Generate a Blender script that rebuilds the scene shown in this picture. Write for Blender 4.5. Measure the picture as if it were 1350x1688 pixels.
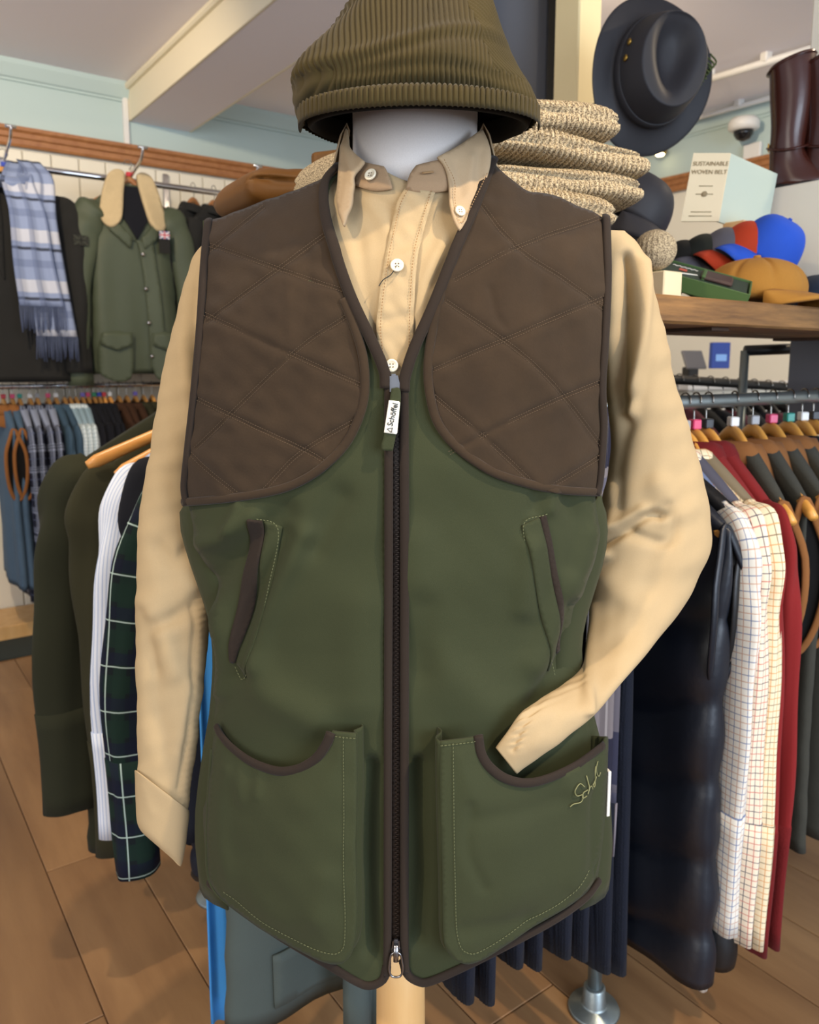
import bpy, bmesh, math, random
import numpy as np
from mathutils import Vector, Matrix
from mathutils.geometry import delaunay_2d_cdt

random.seed(7); np.random.seed(7)
for o in list(bpy.data.objects): bpy.data.objects.remove(o)
S = bpy.context.scene
COL = S.collection
PI = math.pi

# ------------------------------------------------------------------ camera
EYE = 1.25; FPX = 1280.0; CX = 675.0; CY = 780.0; TH = math.radians(8)
cam_d = bpy.data.cameras.new('camera'); cam = bpy.data.objects.new('camera', cam_d); COL.objects.link(cam)
cam.location = (0, 0, EYE); cam.rotation_euler = (PI/2 - TH, 0, 0)
cam_d.sensor_fit = 'VERTICAL'; cam_d.sensor_height = 36; cam_d.lens = FPX/1688*36
cam_d.shift_y = (CY-844)/1688; cam_d.clip_start = 0.02
cam_d.dof.use_dof = True; cam_d.dof.focus_distance = 0.75; cam_d.dof.aperture_fstop = 9.0
S.camera = cam
# ------------------------------------------------------------------ light
S.view_settings.view_transform = 'Standard'; S.view_settings.look = 'None'
S.view_settings.gamma = 1; S.view_settings.use_curve_mapping = False
S.view_settings.exposure = 0.28
W = bpy.data.worlds.new('daylight'); S.world = W; W.use_nodes = True
W.node_tree.nodes['Background'].inputs[0].default_value = (0.80, 0.88, 1.0, 1)
W.node_tree.nodes['Background'].inputs[1].default_value = 0.85

def look(o, loc, tgt):
    o.location = loc
    o.rotation_euler = (Vector(tgt)-Vector(loc)).to_track_quat('-Z', 'Y').to_euler()
def area(name, loc, tgt, sx, sy, power, col):
    l = bpy.data.lights.new(name, 'AREA'); l.shape = 'RECTANGLE'; l.size = sx; l.size_y = sy
    l.energy = power; l.color = col
    o = bpy.data.objects.new(name, l); COL.objects.link(o); look(o, loc, tgt); return o
def spot(name, loc, tgt, power, col, ang=70, blend=.6, rad=.04):
    l = bpy.data.lights.new(name, 'SPOT'); l.energy = power; l.color = col
    l.spot_size = math.radians(ang); l.spot_blend = blend; l.shadow_soft_size = rad
    o = bpy.data.objects.new(name, l); COL.objects.link(o); look(o, loc, tgt); return o
WARM = (1.0, .80, .55); COOL = (.72, .84, 1.0); NEUT = (1.0, .93, .84)
area('shop_window_daylight', (2.3, -1.9, 1.55), (.2, 1.2, 1.1), 2.2, 1.9, 110, COOL)
area('shop_door_daylight', (-1.9, -2.2, 1.5), (-.2, 1.4, 1.2), 1.6, 2.0, 40, NEUT)
SPW = 1.0
SPOTS = [((-1.05, -.35, 2.55), (-.15, .85, 1.1), 80, 60), ((1.15, -.05, 2.55), (.1, .85, 1.0), 130, 55),
         ((-1.2, 1.6, 2.55), (-1.6, 4.0, 1.6), 95, 85), ((-.6, 1.2, 2.55), (-.95, 1.7, .3), 55, 75),
         ((1.3, .5, 2.55), (.95, 1.6, 1.0), 62, 70), ((1.9, 1.9, 2.55), (.95, 2.3, 1.9), 50, 80),
         ((.45, 2.6, 2.55), (1.6, 4.4, 1.5), 75, 90)]

# ------------------------------------------------------------------ helpers
def lin(h):
    h = h.lstrip('#'); c = [int(h[i:i+2], 16)/255 for i in (0, 2, 4)]
    return tuple(x/12.92 if x <= .04045 else ((x+.055)/1.055)**2.4 for x in c)
def ray(px, py):
    q = (CY-np.asarray(py, float))/FPX
    dy = math.cos(TH)+math.sin(TH)*q; dz = -math.sin(TH)+math.cos(TH)*q
    return (np.asarray(px, float)-CX)/FPX/dy, dz/dy
def at(px, py, Y):
    a, b = ray(px, py); return Vector((float(a*Y), Y, float(EYE+b*Y)))
def atn(p, Y):
    a, b = ray(p[:, 0], p[:, 1]); return np.stack([a*Y, Y*np.ones_like(a), EYE+b*Y], 1)
def proj(P):
    P = np.asarray(P, float); x, y, z = P[..., 0], P[..., 1], P[..., 2]-EYE
    d = y*math.cos(TH)-z*math.sin(TH); up = y*math.sin(TH)+z*math.cos(TH)
    return np.stack([CX+FPX*x/d, CY-FPX*up/d], -1)

UX, UY = math.sin(math.radians(54)), math.cos(math.radians(54))
U3 = Vector((UX, UY, 0)); V3 = Vector((-UY, UX, 0))
AU = math.atan2(UY, UX)                      # rotation that turns local x onto U3

def tag(o, label=None, cat=None, group=None, kind=None):
    if label: o['label'] = label
    if cat: o['category'] = cat
    if group: o['group'] = group
    if kind: o['kind'] = kind
    return o
def thing(name, label, cat, loc=(0, 0, 0), rz=0, group=None):
    o = bpy.data.objects.new(name, None); COL.objects.link(o); o.empty_display_size = .05
    o.location = loc; o.rotation_euler = (0, 0, rz)
    return tag(o, label, cat, group)
def link(name, me, parent=None, loc=None, rot=None):
    o = bpy.data.objects.new(name, me); COL.objects.link(o)
    if parent: o.parent = parent
    if loc is not None: o.location = loc
    if rot is not None: o.rotation_euler = rot
    return o
def mesh_obj(name, V, F, m, parent=None, uv=None, smooth=True, solid=0, sub=0, world=False, bevel=0, off=-1):
    V = np.asarray(V, float)
    if world and parent is not None: V = V-np.array(parent.location)
    me = bpy.data.meshes.new(name)
    me.from_pydata(V.tolist(), [], F if isinstance(F, list) else F.tolist())
    if uv is not None:
        l = me.uv_layers.new(name='UVMap'); l.data.foreach_set('uv', np.asarray(uv, 'f').ravel())
    if smooth: me.polygons.foreach_set('use_smooth', [True]*len(me.polygons))
    me.materials.append(m); me.update()
    o = link(name, me, parent)
    if solid:
        md = o.modifiers.new('thickness', 'SOLIDIFY'); md.thickness = solid; md.offset = off
    if bevel:
        md = o.modifiers.new('bevel', 'BEVEL'); md.width = bevel; md.segments = 2; md.limit_method = 'ANGLE'
    if sub:
        md = o.modifiers.new('sub', 'SUBSURF'); md.levels = sub; md.render_levels = sub
    return o
def dup(o, parent=None, loc=None, rz=None, label=None):
    c = o.copy(); COL.objects.link(c)
    if parent: c.parent = parent
    if loc is not None: c.location = loc
    if rz is not None: c.rotation_euler = (0, 0, rz)
    if label: c['label'] = label
    for ch in list(o.children): dup(ch, c)
    return c
def loft(R, closed=True, cap0=False, cap1=False):
    R = np.asarray(R, float); n, m, _ = R.shape
    mm = m if closed else m-1
    i = np.arange(n-1)[:, None]; j = np.arange(mm)[None, :]; k = (j+1) % m
    F = np.stack([i*m+j+0*i, i*m+k, (i+1)*m+k, (i+1)*m+j+0*i], -1).reshape(-1, 4)
    RR = np.concatenate([R, R[:, :1]], 1) if closed else R
    mid = RR[n//2]; ul = np.concatenate([[0], np.cumsum(np.linalg.norm(np.diff(mid, axis=0), axis=1))])
    cen = R[:, m//4]; vl = np.concatenate([[0], np.cumsum(np.linalg.norm(np.diff(cen, axis=0), axis=1))])
    uu = np.stack([ul[j]+0*i, ul[j+1]+0*i, ul[j+1]+0*i, ul[j]+0*i], -1)
    vv = np.stack([vl[i]+0*j, vl[i]+0*j, vl[i+1]+0*j, vl[i+1]+0*j], -1)
    uv = np.stack([uu, vv], -1).reshape(-1, 2)
    V = R.reshape(-1, 3); F = F.tolist()
    for c, idx in ((cap0, 0), (cap1, n-1)):
        if c:
            f = [idx*m+q for q in range(m)]
            F.append(f[::-1] if idx == 0 else f); uv = np.concatenate([uv, np.zeros((m, 2))])
    return V, F, uv
def cr(pts, n=8, closed=False):
    """Catmull-Rom through points"""
    P = np.asarray(pts, float)
    if len(P) < 3 and not closed:
        t = np.linspace(0, 1, n+1)[:, None]; return P[0]*(1-t)+P[-1]*t
    if closed: E = np.concatenate([P[-1:], P, P[:2]])
    else: E = np.concatenate([2*P[:1]-P[1:2], P, 2*P[-1:]-P[-2:-1]])
    out = []
    for i in range(1, len(E)-2):
        t = np.linspace(0, 1, n, endpoint=False)[:, None]
        a, b, c, d = E[i-1], E[i], E[i+1], E[i+2]
        out.append(.5*((2*b)+(-a+c)*t+(2*a-5*b+4*c-d)*t**2+(-a+3*b-3*c+d)*t**3))
    if not closed: out.append(E[-2][None])
    return np.concatenate(out)
def resample(P, step, closed=False):
    P = np.asarray(P, float)
    if closed: P = np.concatenate([P, P[:1]])
    d = np.concatenate([[0], np.cumsum(np.linalg.norm(np.diff(P, axis=0), axis=1))])
    n = max(2, int(round(d[-1]/step))+1); t = np.linspace(0, d[-1], n)
    Q = np.stack([np.interp(t, d, P[:, k]) for k in range(P.shape[1])], 1)
    return Q[:-1] if closed else Q
def frames(P, up=None):
    P = np.asarray(P, float); T = np.gradient(P, axis=0); T /= np.linalg.norm(T, axis=1)[:, None]+1e-12
    if up is None:
        a = np.array([0, 0, 1.]) if abs(T[0][2]) < .9 else np.array([0, 1., 0])
        N = np.zeros_like(P); n = a-T[0]*a.dot(T[0]); n /= np.linalg.norm(n)
        for i in range(len(P)):
            n = n-T[i]*n.dot(T[i]); n /= np.linalg.norm(n)+1e-12; N[i] = n
    else:
        N = np.broadcast_to(np.asarray(up, float), P.shape).copy()
        N -= T*(N*T).sum(1)[:, None]; N /= np.linalg.norm(N, axis=1)[:, None]+1e-12
    return T, N, np.cross(T, N)
def sweep(P, w, t=None, m=8, up=None, closed=False):
    """tube with half width w (binormal) and half thickness t (normal)"""
    P = np.asarray(P, float); T, N, B = frames(P, up)
    w = np.broadcast_to(np.asarray(w, float), (len(P),)); t = w if t is None else np.broadcast_to(np.asarray(t, float), (len(P),))
    a = np.linspace(0, 2*PI, m, endpoint=False)
    R = P[:, None]+B[:, None]*(np.cos(a)[None, :, None]*w[:, None, None])+N[:, None]*(np.sin(a)[None, :, None]*t[:, None, None])
    if closed: R = np.concatenate([R, R[:1]])
    return loft(R, True, not closed, not closed)
def tube(name, P, w, m_, parent=None, t=None, m=8, up=None, world=False, closed=False):
    V, F, uv = sweep(P, w, t, m, up, closed); return mesh_obj(name, V, F, m_, parent, uv, world=world)
def merge(parts):
    V, F, UV = [], [], []; k = 0
    for p in parts:
        V.append(np.asarray(p[0])); F += [[q+k for q in f] for f in p[1]]; k += len(p[0])
        UV.append(p[2] if len(p) > 2 and p[2] is not None else np.zeros((sum(len(f) for f in p[1]), 2)))
    return np.concatenate(V), F, np.concatenate(UV)
def boxg(sx, sy, sz, c=(0, 0, 0)):
    V = np.array([[x, y, z] for z in (-.5, .5) for y in (-.5, .5) for x in (-.5, .5)])*np.array([sx, sy, sz])+np.array(c)
    F = [[0, 2, 3, 1], [4, 5, 7, 6], [0, 1, 5, 4], [2, 6, 7, 3], [0, 4, 6, 2], [1, 3, 7, 5]]
    return V, F
_bc = {}
def box(name, size, m, loc, rz=0, parent=None, bevel=.003, rot=None):
    key = (tuple(round(s, 5) for s in size), m.name, bevel)
    if key not in _bc:
        bm = bmesh.new(); bmesh.ops.create_cube(bm, size=1)
        for v in bm.verts: v.co = Vector((v.co.x*size[0], v.co.y*size[1], v.co.z*size[2]))
        if bevel: bmesh.ops.bevel(bm, geom=bm.edges[:], offset=min(bevel, min(size)*.45), segments=1, affect='EDGES')
        me = bpy.data.meshes.new(name); bm.to_mesh(me); bm.free(); me.materials.append(m); _bc[key] = me
    return link(name, _bc[key], parent, loc, rot if rot is not None else (0, 0, rz))
def lathe(prof, m=32):
    a = np.linspace(0, 2*PI, m, endpoint=False)
    R = np.array([[[r*math.cos(q), r*math.sin(q), z] for q in a] for r, z in prof])
    return loft(R, True, prof[0][0] > 1e-4, prof[-1][0] > 1e-4)
def rot_pts(V, M): return np.asarray(V)@np.array(M.to_3x3()).T+np.array(M.translation)
def inpoly(P, poly):
    x, y = P[:, 0], P[:, 1]; c = np.zeros(len(P), bool); n = len(poly)
    for i in range(n):
        x1, y1 = poly[i]; x2, y2 = poly[(i+1) % n]
        if y1 == y2: continue
        s = ((y1 > y) != (y2 > y)) & (x < (x2-x1)*(y-y1)/(y2-y1)+x1); c ^= s
    return c
def dseg(P, L):
    """distance of points to polyline"""
    d = np.full(len(P), 1e9); L = np.asarray(L, float)
    for a, b in zip(L[:-1], L[1:]):
        ab = b-a; t = np.clip(((P-a)@ab)/(ab@ab+1e-9), 0, 1); d = np.minimum(d, np.linalg.norm(P-(a+t[:, None]*ab), axis=1))
    return d
def cdt(outline, step):
    B = resample(outline, step, True); mn, mx = B.min(0), B.max(0)
    xs = np.arange(mn[0], mx[0], step); ys = np.arange(mn[1], mx[1], step*.87)
    G = np.array([(x+(step*.5 if k % 2 else 0), y) for k, y in enumerate(ys) for x in xs])
    G = G[inpoly(G, B)]; G = G[dseg(G, np.concatenate([B, B[:1]])) > step*.55]
    n = len(B); P = np.concatenate([B, G])
    r = delaunay_2d_cdt([Vector(p) for p in P], [(i, (i+1) % n) for i in range(n)], [], 1, 1e-6)
    return np.array([list(v) for v in r[0]]), [list(f) for f in r[2]]
def folds(P, L):
    d = np.zeros(len(P))
    for pts, sg, amp in L: d += amp*np.exp(-(dseg(P, cr(pts, 5))/sg)**2)
    return d
def wob(P, s, seed=0):
    r = np.random.RandomState(seed); o = np.zeros(len(P))
    for k in range(5):
        a = r.uniform(0, 2*PI); f = r.uniform(.6, 1.7)/s
        o += np.sin(P[:, 0]*math.cos(a)*f*2*PI+P[:, 1]*math.sin(a)*f*2*PI+r.uniform(0, 6))
    return o/5
def text_mesh(body, size, shear=0, extr=.0004, bold=0):
    c = bpy.data.curves.new('t', 'FONT'); c.body = body; c.size = size; c.shear = shear; c.extrude = extr; c.offset = bold
    c.align_x = 'CENTER'; c.align_y = 'CENTER'
    o = bpy.data.objects.new('t', c); COL.objects.link(o); bpy.context.view_layer.update()
    me = bpy.data.meshes.new_from_object(o.evaluated_get(bpy.context.evaluated_depsgraph_get()))
    V = np.array([list(v.co) for v in me.vertices]); F = [list(p.vertices) for p in me.polygons]
    bpy.data.objects.remove(o); bpy.data.meshes.remove(me); return V, F

# ------------------------------------------------------------------ materials
def base_mat(name):
    m = bpy.data.materials.new(name); m.use_nodes = True; nt = m.node_tree
    return m, nt, nt.nodes['Principled BSDF']
def nd(nt, t, **k):
    n = nt.nodes.new(t)
    for a, b in k.items():
        if a.startswith('i_'): n.inputs[int(a[2:])].default_value = b
        else: setattr(n, a, b)
    return n
def mixc(nt, fac, a, b, mode='MIX'):
    n = nt.nodes.new('ShaderNodeMix'); n.data_type = 'RGBA'; n.blend_type = mode
    for s, v in ((n.inputs[0], fac), (n.inputs[6], a), (n.inputs[7], b)):
        if hasattr(v, 'is_linked') or isinstance(v, bpy.types.NodeSocket): nt.links.new(v, s)
        elif isinstance(v, (int, float)): s.default_value = v
        else: s.default_value = (*v[:3], 1)
    return n.outputs[2]
def mth(nt, op, a, b=None):
    n = nt.nodes.new('ShaderNodeMath'); n.operation = op
    for k, v in enumerate((a, b)):
        if v is None: continue
        if isinstance(v, (int, float)): n.inputs[k].default_value = v
        else: nt.links.new(v, n.inputs[k])
    return n.outputs[0]
def noise(nt, vec, scale, detail=3, rough=.5):
    n = nd(nt, 'ShaderNodeTexNoise'); n.inputs['Scale'].default_value = scale; n.inputs['Detail'].default_value = detail
    n.inputs['Roughness'].default_value = rough; nt.links.new(vec, n.inputs['Vector']); return n.outputs['Fac']
def finish(nt, b, col, rough, bumpsrc=None, bump=.1, dist=.001):
    if isinstance(col, tuple): b.inputs['Base Color'].default_value = (*col[:3], 1)
    else: nt.links.new(col, b.inputs['Base Color'])
    b.inputs['Roughness'].default_value = rough
    if bumpsrc is not None:
        n = nd(nt, 'ShaderNodeBump'); n.inputs['Strength'].default_value = bump; n.inputs['Distance'].default_value = dist
        nt.links.new(bumpsrc, n.inputs['Height']); nt.links.new(n.outputs[0], b.inputs['Normal'])
def fabric(name, hx, rough=.88, var=.18, vs=9, weave=700, bump=.25, sheen=.25, dist=.0006, hx2=None):
    m, nt, b = base_mat(name); tc = nd(nt, 'ShaderNodeTexCoord').outputs['Object']; c = lin(hx)
    c2 = lin(hx2) if hx2 else tuple(x*(1-var) for x in c)
    f1 = noise(nt, tc, vs, 4, .6); f2 = noise(nt, tc, weave, 2)
    col = mixc(nt, f1, tuple(min(1, x*(1+var*.5)) for x in c), c2)
    col = mixc(nt, mth(nt, 'MULTIPLY', f2, .35), col, tuple(x*.55 for x in c))
    finish(nt, b, col, rough, f2, bump, dist); b.inputs['Sheen Weight'].default_value = sheen*.12
    b.inputs['Specular IOR Level'].default_value = .25
    return m
def plain(name, hx, rough=.5, metal=0, spec=.5, emit=0, trans=0, bumps=None):
    m, nt, b = base_mat(name); c = lin(hx); src = None
    if bumps: src = noise(nt, nd(nt, 'ShaderNodeTexCoord').outputs['Object'], bumps[0], 3)
    finish(nt, b, c, rough, src, bumps[1] if bumps else 0, .002)
    b.inputs['Metallic'].default_value = metal; b.inputs['Specular IOR Level'].default_value = spec
    b.inputs['Transmission Weight'].default_value = trans
    if emit: b.inputs['Emission Color'].default_value = (*c, 1); b.inputs['Emission Strength'].default_value = emit
    return m
def plaid(name, hx, stripes, rough=.85):
    """stripes: (axis, period, offset, width, hex, strength) in metres"""
    m, nt, b = base_mat(name); uv = nd(nt, 'ShaderNodeTexCoord').outputs['UV']
    sp = nd(nt, 'ShaderNodeSeparateXYZ'); nt.links.new(uv, sp.inputs[0]); col = lin(hx)
    for ax, per, off, w, h, st in stripes:
        f = mth(nt, 'FRACT', mth(nt, 'ADD', mth(nt, 'DIVIDE', sp.outputs[ax], per), off+5))
        k = mth(nt, 'MULTIPLY', mth(nt, 'LESS_THAN', f, w/per), st); col = mixc(nt, k, col, lin(h))
    f2 = noise(nt, uv, 900, 2)
    finish(nt, b, col, rough, f2, .2, .0006); b.inputs['Specular IOR Level'].default_value = .2
    return m
def wood(name, hx, hx2, scale=(2, 30, 30), rough=.45, rnd=0, bump=.15):
    m, nt, b = base_mat(name); tc = nd(nt, 'ShaderNodeTexCoord').outputs['Object']
    mp = nd(nt, 'ShaderNodeMapping'); nt.links.new(tc, mp.inputs[0]); mp.inputs['Scale'].default_value = scale
    oi = nd(nt, 'ShaderNodeObjectInfo').outputs['Random']
    if rnd:
        cb = nd(nt, 'ShaderNodeCombineXYZ'); nt.links.new(mth(nt, 'MULTIPLY', oi, 37.0), cb.inputs[0]); nt.links.new(mth(nt, 'MULTIPLY', oi, 91.0), cb.inputs[1])
        nt.links.new(cb.outputs[0], mp.inputs['Location'])
    f = noise(nt, mp.outputs[0], 1, 6, .62); f = mth(nt, 'MULTIPLY', mth(nt, 'SUBTRACT', f, .3), 2.2)
    col = mixc(nt, f, lin(hx), lin(hx2))
    if rnd: col = mixc(nt, mth(nt, 'MULTIPLY', oi, rnd), col, tuple(x*.45 for x in lin(hx2)))
    nf = noise(nt, mp.outputs[0], 5, 3)
    finish(nt, b, col, rough, nf, bump, .001); return m

M = {}
M['vest'] = fabric('vest olive moleskin', '#30351e', .82, .10, 7, 1100, .18, .3)
M['vest_in'] = fabric('vest lining dark', '#1d1a14', .9)
M['suede'] = fabric('brown suede', '#382b1d', .97, .34, 22, 420, .3, .45, .0006, '#261d14')
M['bind'] = fabric('brown binding', '#281f18', .9, .12, 30, 900, .25, .3)
M['stitch'] = plain('stitch thread', '#4c3d2c', .9)
M['stitch_g'] = plain('stitch thread olive', '#565a3c', .9)
M['shirt'] = fabric('beige cotton twill', '#ae9874', .88, .09, 10, 1300, .2, .2)
M['shirt2'] = fabric('beige cotton collar', '#b09878', .88, .08, 10, 1300, .2, .2)
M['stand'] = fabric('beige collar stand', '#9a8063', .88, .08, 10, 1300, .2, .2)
M['shirt_st'] = plain('shirt stitch', '#8d6f4b', .9)
M['button'] = plain('pearl button', '#d8cdb4', .25, 0, .6)
M['hole'] = plain('button hole dark', '#6b5c49', .8)
M['neck'] = fabric('mannequin cover', '#e2dcd8', .8, .05, 12, 900, .1, .1)
M['lightwood'] = wood('pale turned wood', '#dcb47c', '#c99a5e', (25, 25, 2.5), .4)
M['zip'] = plain('zip metal', '#8d8d90', .28, 1)
M['zipdark'] = plain('zip teeth dark', '#2b221c', .4, .4)
M['white'] = plain('white label', '#e4e0d4', .7)
M['ink'] = plain('black ink', '#22241f', .8)
M['cord'] = fabric('olive corduroy', '#43381a', .95, .22, 20, 1400, .25, .5, .0005, '#332c16')
M['black'] = fabric('black lining and armhole shade', '#0d0c0c', .9)  # cap lining; also the painted shade in the gilet armholes
M['thread'] = plain('embroidery thread', '#787850', .6)
M['wall_green'] = plain('pale green paint', '#b2c4c2', .75, bumps=(60, .05))
M['wall_cream'] = plain('cream board paint', '#e6e0cf', .6, bumps=(40, .05))
M['ceil'] = plain('ceiling paint', '#f0eaef', .85, bumps=(50, .05))
M['beam'] = plain('beam paint', '#e6dcc2', .7, bumps=(50, .04))
M['trimwood'] = wood('pine rail', '#a87346', '#8a5730', (4, 40, 40), .45)
M['floor'] = wood('oak plank', '#a98258', '#7c593a', (9, 1.3, 9), .42, .35, .2)
M['subfloor'] = plain('floor joint dark', '#5a3d24', .8)
M['mat'] = fabric('door mat green grey', '#39403d', .98, .2, 60, 400, .6, .1, .002)
M['chrome'] = plain('chrome', '#c9c9cc', .12, 1)
M['pipe'] = plain('galvanised pipe', '#8d9798', .38, .85, bumps=(120, .08))
M['steel'] = plain('hanger steel', '#8c8882', .25, 1)
M['hwood'] = wood('hanger wood', '#d19a55', '#b97c38', (6, 40, 40), .35)
M['hwood2'] = wood('hanger wood pale', '#e0a552', '#cf8f3c', (6, 40, 40), .35)
M['shelf'] = wood('rustic scaffold board', '#8d6638', '#35210f', (5, 60, 60), .6, 0, .9)
M['shelfdark'] = wood('shelf underside', '#4c3524', '#2d1f15', (3, 30, 30), .7)
M['dkgrey'] = plain('dark grey board', '#4b4d54', .6)
M['blk'] = plain('black plastic', '#151515', .45)
M['post'] = plain('pillar cream paint', '#e9d6a4', .6, bumps=(30, .04))
M['greypost'] = plain('grey painted upright', '#57565a', .6)
M['cablewhite'] = plain('white plastic', '#dcdad6', .4)

# ------------------------------------------------------------------ the room
WP = Vector((-1.95, 3.70, 0))                 # a point of the left wall
FPT = Vector((1.56, 4.75, 0))                 # a point of the far wall
CEIL = 2.62; TRIM = 2.29
def on_plane(px, py, P, N, off=0):
    a, b = ray(px, py); d = Vector((float(a), 1, float(b))); o = Vector((0, 0, EYE))
    t = ((P-N*off)-o).dot(N)/d.dot(N); return o+d*t
def on_wall(px, py, off=0): return on_plane(px, py, WP, V3, off)
def on_far(px, py, off=0): return on_plane(px, py, FPT, U3, off)
def uv2(a, b, z=0):                           # wall coordinates: a along the left wall, b out of it into the room
    return WP+U3*a-V3*b+Vector((0, 0, z))
LU = (FPT-WP).dot(U3)                         # length of left wall up to the far wall
def struct(o): return tag(o, kind='structure')

# floor with single planks running towards the left wall
fl = struct(box('floor', (9, 9, .05), M['subfloor'], uv2(LU-4.5, 4.4, -.031), AU, bevel=0))
PW, PL = .19, 1.25
pr = random.Random(3)
for i in range(-9, 24):
    u0 = i*PW; off = pr.uniform(0, PL)
    for j in range(0, 5):
        b0 = -off+j*PL; c = uv2(u0, b0+PL/2)
        if b0+PL < 0 or c.y < -.4 or c.y > 4.9 or abs(c.x) > .75*c.y+.9: continue
        ln = PL-.003; bb = b0
        o = box('plank', (PW-.0025, ln, .012), M['floor'], (0, 0, 0), 0, None, .0012)
        o.parent = fl; o.matrix_parent_inverse = Matrix.Identity(4)
        p = fl.matrix_basis.inverted() @ uv2(u0, bb+PL/2, -.006)
        o.location = p
# left wall: base, boards, rail, green upper part
wl = struct(box('wall_left', (LU+3, .1, CEIL), M['wall_cream'], uv2((LU-3)/2, -.062, CEIL/2), AU, bevel=0))
nb = int((LU+1.2)/.125)
for i in range(nb):
    o = box('board', (.121, .016, TRIM-.05), M['wall_cream'], (0, 0, 0), 0, None, .004); o.parent = wl
    o.location = wl.matrix_basis.inverted() @ uv2(-1.2+i*.125+.06, -.004, (TRIM-.05)/2)
up = struct(box('wall_left_upper', (LU+3, .02, CEIL-TRIM), M['wall_green'], uv2((LU-3)/2, .002, (CEIL+TRIM)/2), AU, bevel=0))
def moulding(name, a, b, prof, m, n):
    """profile (out, z) swept from a to b; n = direction out of the wall"""
    A = np.array(a); B = np.array(b); n = np.array(n)
    R = np.array([[p+n*o+np.array([0, 0, z]) for o, z in prof] for p in (A, B)])
    V, F, uv = loft(R, True, True, True); return struct(mesh_obj(name, V, F, m, uv=uv, smooth=False))
PR = [(0, -.042), (.018, -.042), (.024, -.032), (.024, -.010), (.034, -.004), (.034, .016), (.046, .026), (.046, .042), (0, .042)]
moulding('trim_1', uv2(-2.5, .006, TRIM), uv2(LU, .006, TRIM), PR, M['trimwood'], -V3)
CV = [(0, -.085), (.012, -.085), (.012, -.075), (.022, -.07), (.05, -.02), (.055, 0), (0, 0)]
moulding('trim_2', uv2(-2.5, .012, CEIL), uv2(LU, .012, CEIL), CV, M['wall_green'], -V3)
# far wall
def fw(b, out, z=0): return FPT+V3*b-U3*out+Vector((0, 0, z))
struct(box('wall_far', (.1, 7, CEIL), M['wall_cream'], fw(-1.6, -.055, CEIL/2), AU, bevel=0))
struct(box('wall_far_upper', (.02, 7, CEIL-TRIM), M['wall_green'], fw(-1.6, .004, (CEIL+TRIM)/2), AU, bevel=0))
moulding('trim_3', fw(1.9, .012, TRIM), fw(-5, .012, TRIM), PR, M['trimwood'], -U3)
moulding('trim_4', fw(1.9, .012, CEIL), fw(-5, .012, CEIL), CV, M['wall_green'], -U3)
struct(box('ceiling', (9, 9, .06), M['ceil'], uv2(LU-4.4, 4.4, CEIL+.03), AU, bevel=0))
# ceiling beams
def beam(name, a0, wdt, dep):
    L = 6.2
    r = struct(box(name, (wdt, L, dep), M['ceil'], uv2(a0+wdt/2, L/2, CEIL-dep/2), AU, bevel=.002))
    f = box('beam_side_board', (.012, L, dep+.004), M['beam'], (-wdt/2-.006, 0, 0), 0, r, .002)
    box('beam_side_board', (.012, L, dep+.004), M['beam'], (wdt/2+.006, 0, 0), 0, r, .002)
    box('beam_cornice', (.03, L, .03), M['beam'], (-wdt/2-.02, 0, dep/2-.017), 0, r, .008)
    return r
ab = (on_wall(214, 200)-WP).dot(U3)
beam('beam_1', ab, .30, .17)
cw = on_wall(207, 195, .02)
box('conduit', (.028, .03, CEIL-TRIM-.05), M['cablewhite'], (cw.x, cw.y, (CEIL+TRIM)/2), AU, None, .005)
tag(bpy.data.objects['conduit'], 'slim white vertical strip on the green wall below the ceiling beam', 'conduit')
# plinth along the left wall and mat
o = box('plinth', (3.2, .30, .07), M['lightwood'], uv2(.6, .17, .036), AU, None, .004); struct(o); o.name = 'baseboard_left'
c = at(20, 1066, 1); c = on_plane(10, 1062, Vector((0, 0, .004)), Vector((0, 0, 1)))
o = box('floor_mat', (1.0, .62, .008), M['mat'], (c.x-.18, c.y, .0045), AU, None, .002)
tag(o, 'dark grey green mat on the wooden floor by the left rail', 'mat')

# ------------------------------------------------------------------ the dressed dummy
YC = .85
_k = np.array([(290, 325, 1015, .085), (370, 322, 1018, .105), (450, 322, 1018, .118), (600, 313, 1010, .126), (740, 303, 1000, .128),
      (830, 312, 985, .126), (900, 330, 979, .122), (975, 356, 956, .118), (1010, 366, 945, .117), (1062, 370, 941, .117),
      (1104, 368, 949, .118), (1150, 364, 961, .119), (1200, 355, 974, .121), (1260, 346, 985, .123), (1309, 341, 989, .124),
      (1350, 341, 991, .125), (1400, 346, 988, .125), (1456, 352, 981, .126), (1660, 358, 975, .127)], float)
_z = np.array([at(0, p, YC).z for p in _k[:, 0]])[::-1]
_xl = np.array([at(a, p, YC).x for p, a in zip(_k[:, 0], _k[:, 1])])[::-1]
_xr = np.array([at(a, p, YC).x for p, a in zip(_k[:, 0], _k[:, 2])])[::-1]
_df = _k[::-1, 3]
_sh = np.array([at(*p, YC) for p in [(345, 374), (437, 343), (534, 306), (566, 284), (640, 268), (740, 262), (808, 274), (863, 324), (915, 335), (994, 364)]])
def sm(x, a, b): t = np.clip((x-a)/(b-a), 0, 1); return t*t*(3-2*t)
def torso_f(X, Z):
    xl = np.interp(Z, _z, _xl); xr = np.interp(Z, _z, _xr); df = np.interp(Z, _z, _df)
    xc = (xl+xr)/2; w = (xr-xl)/2+.004
    t = np.clip(np.abs(X-xc)/w, 0, .9995)
    zt = np.interp(X, _sh[:, 0], _sh[:, 2])
    q = np.clip((zt-Z)/.17, 0, 1)
    s = np.sqrt(np.clip(1-(1-q)**2, 0, 1))
    return YC-.012-df*(1-t**2.5)**.55*(.10+.90*s)
NX, NY = float(at(684, 230, .835).x), .835
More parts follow.
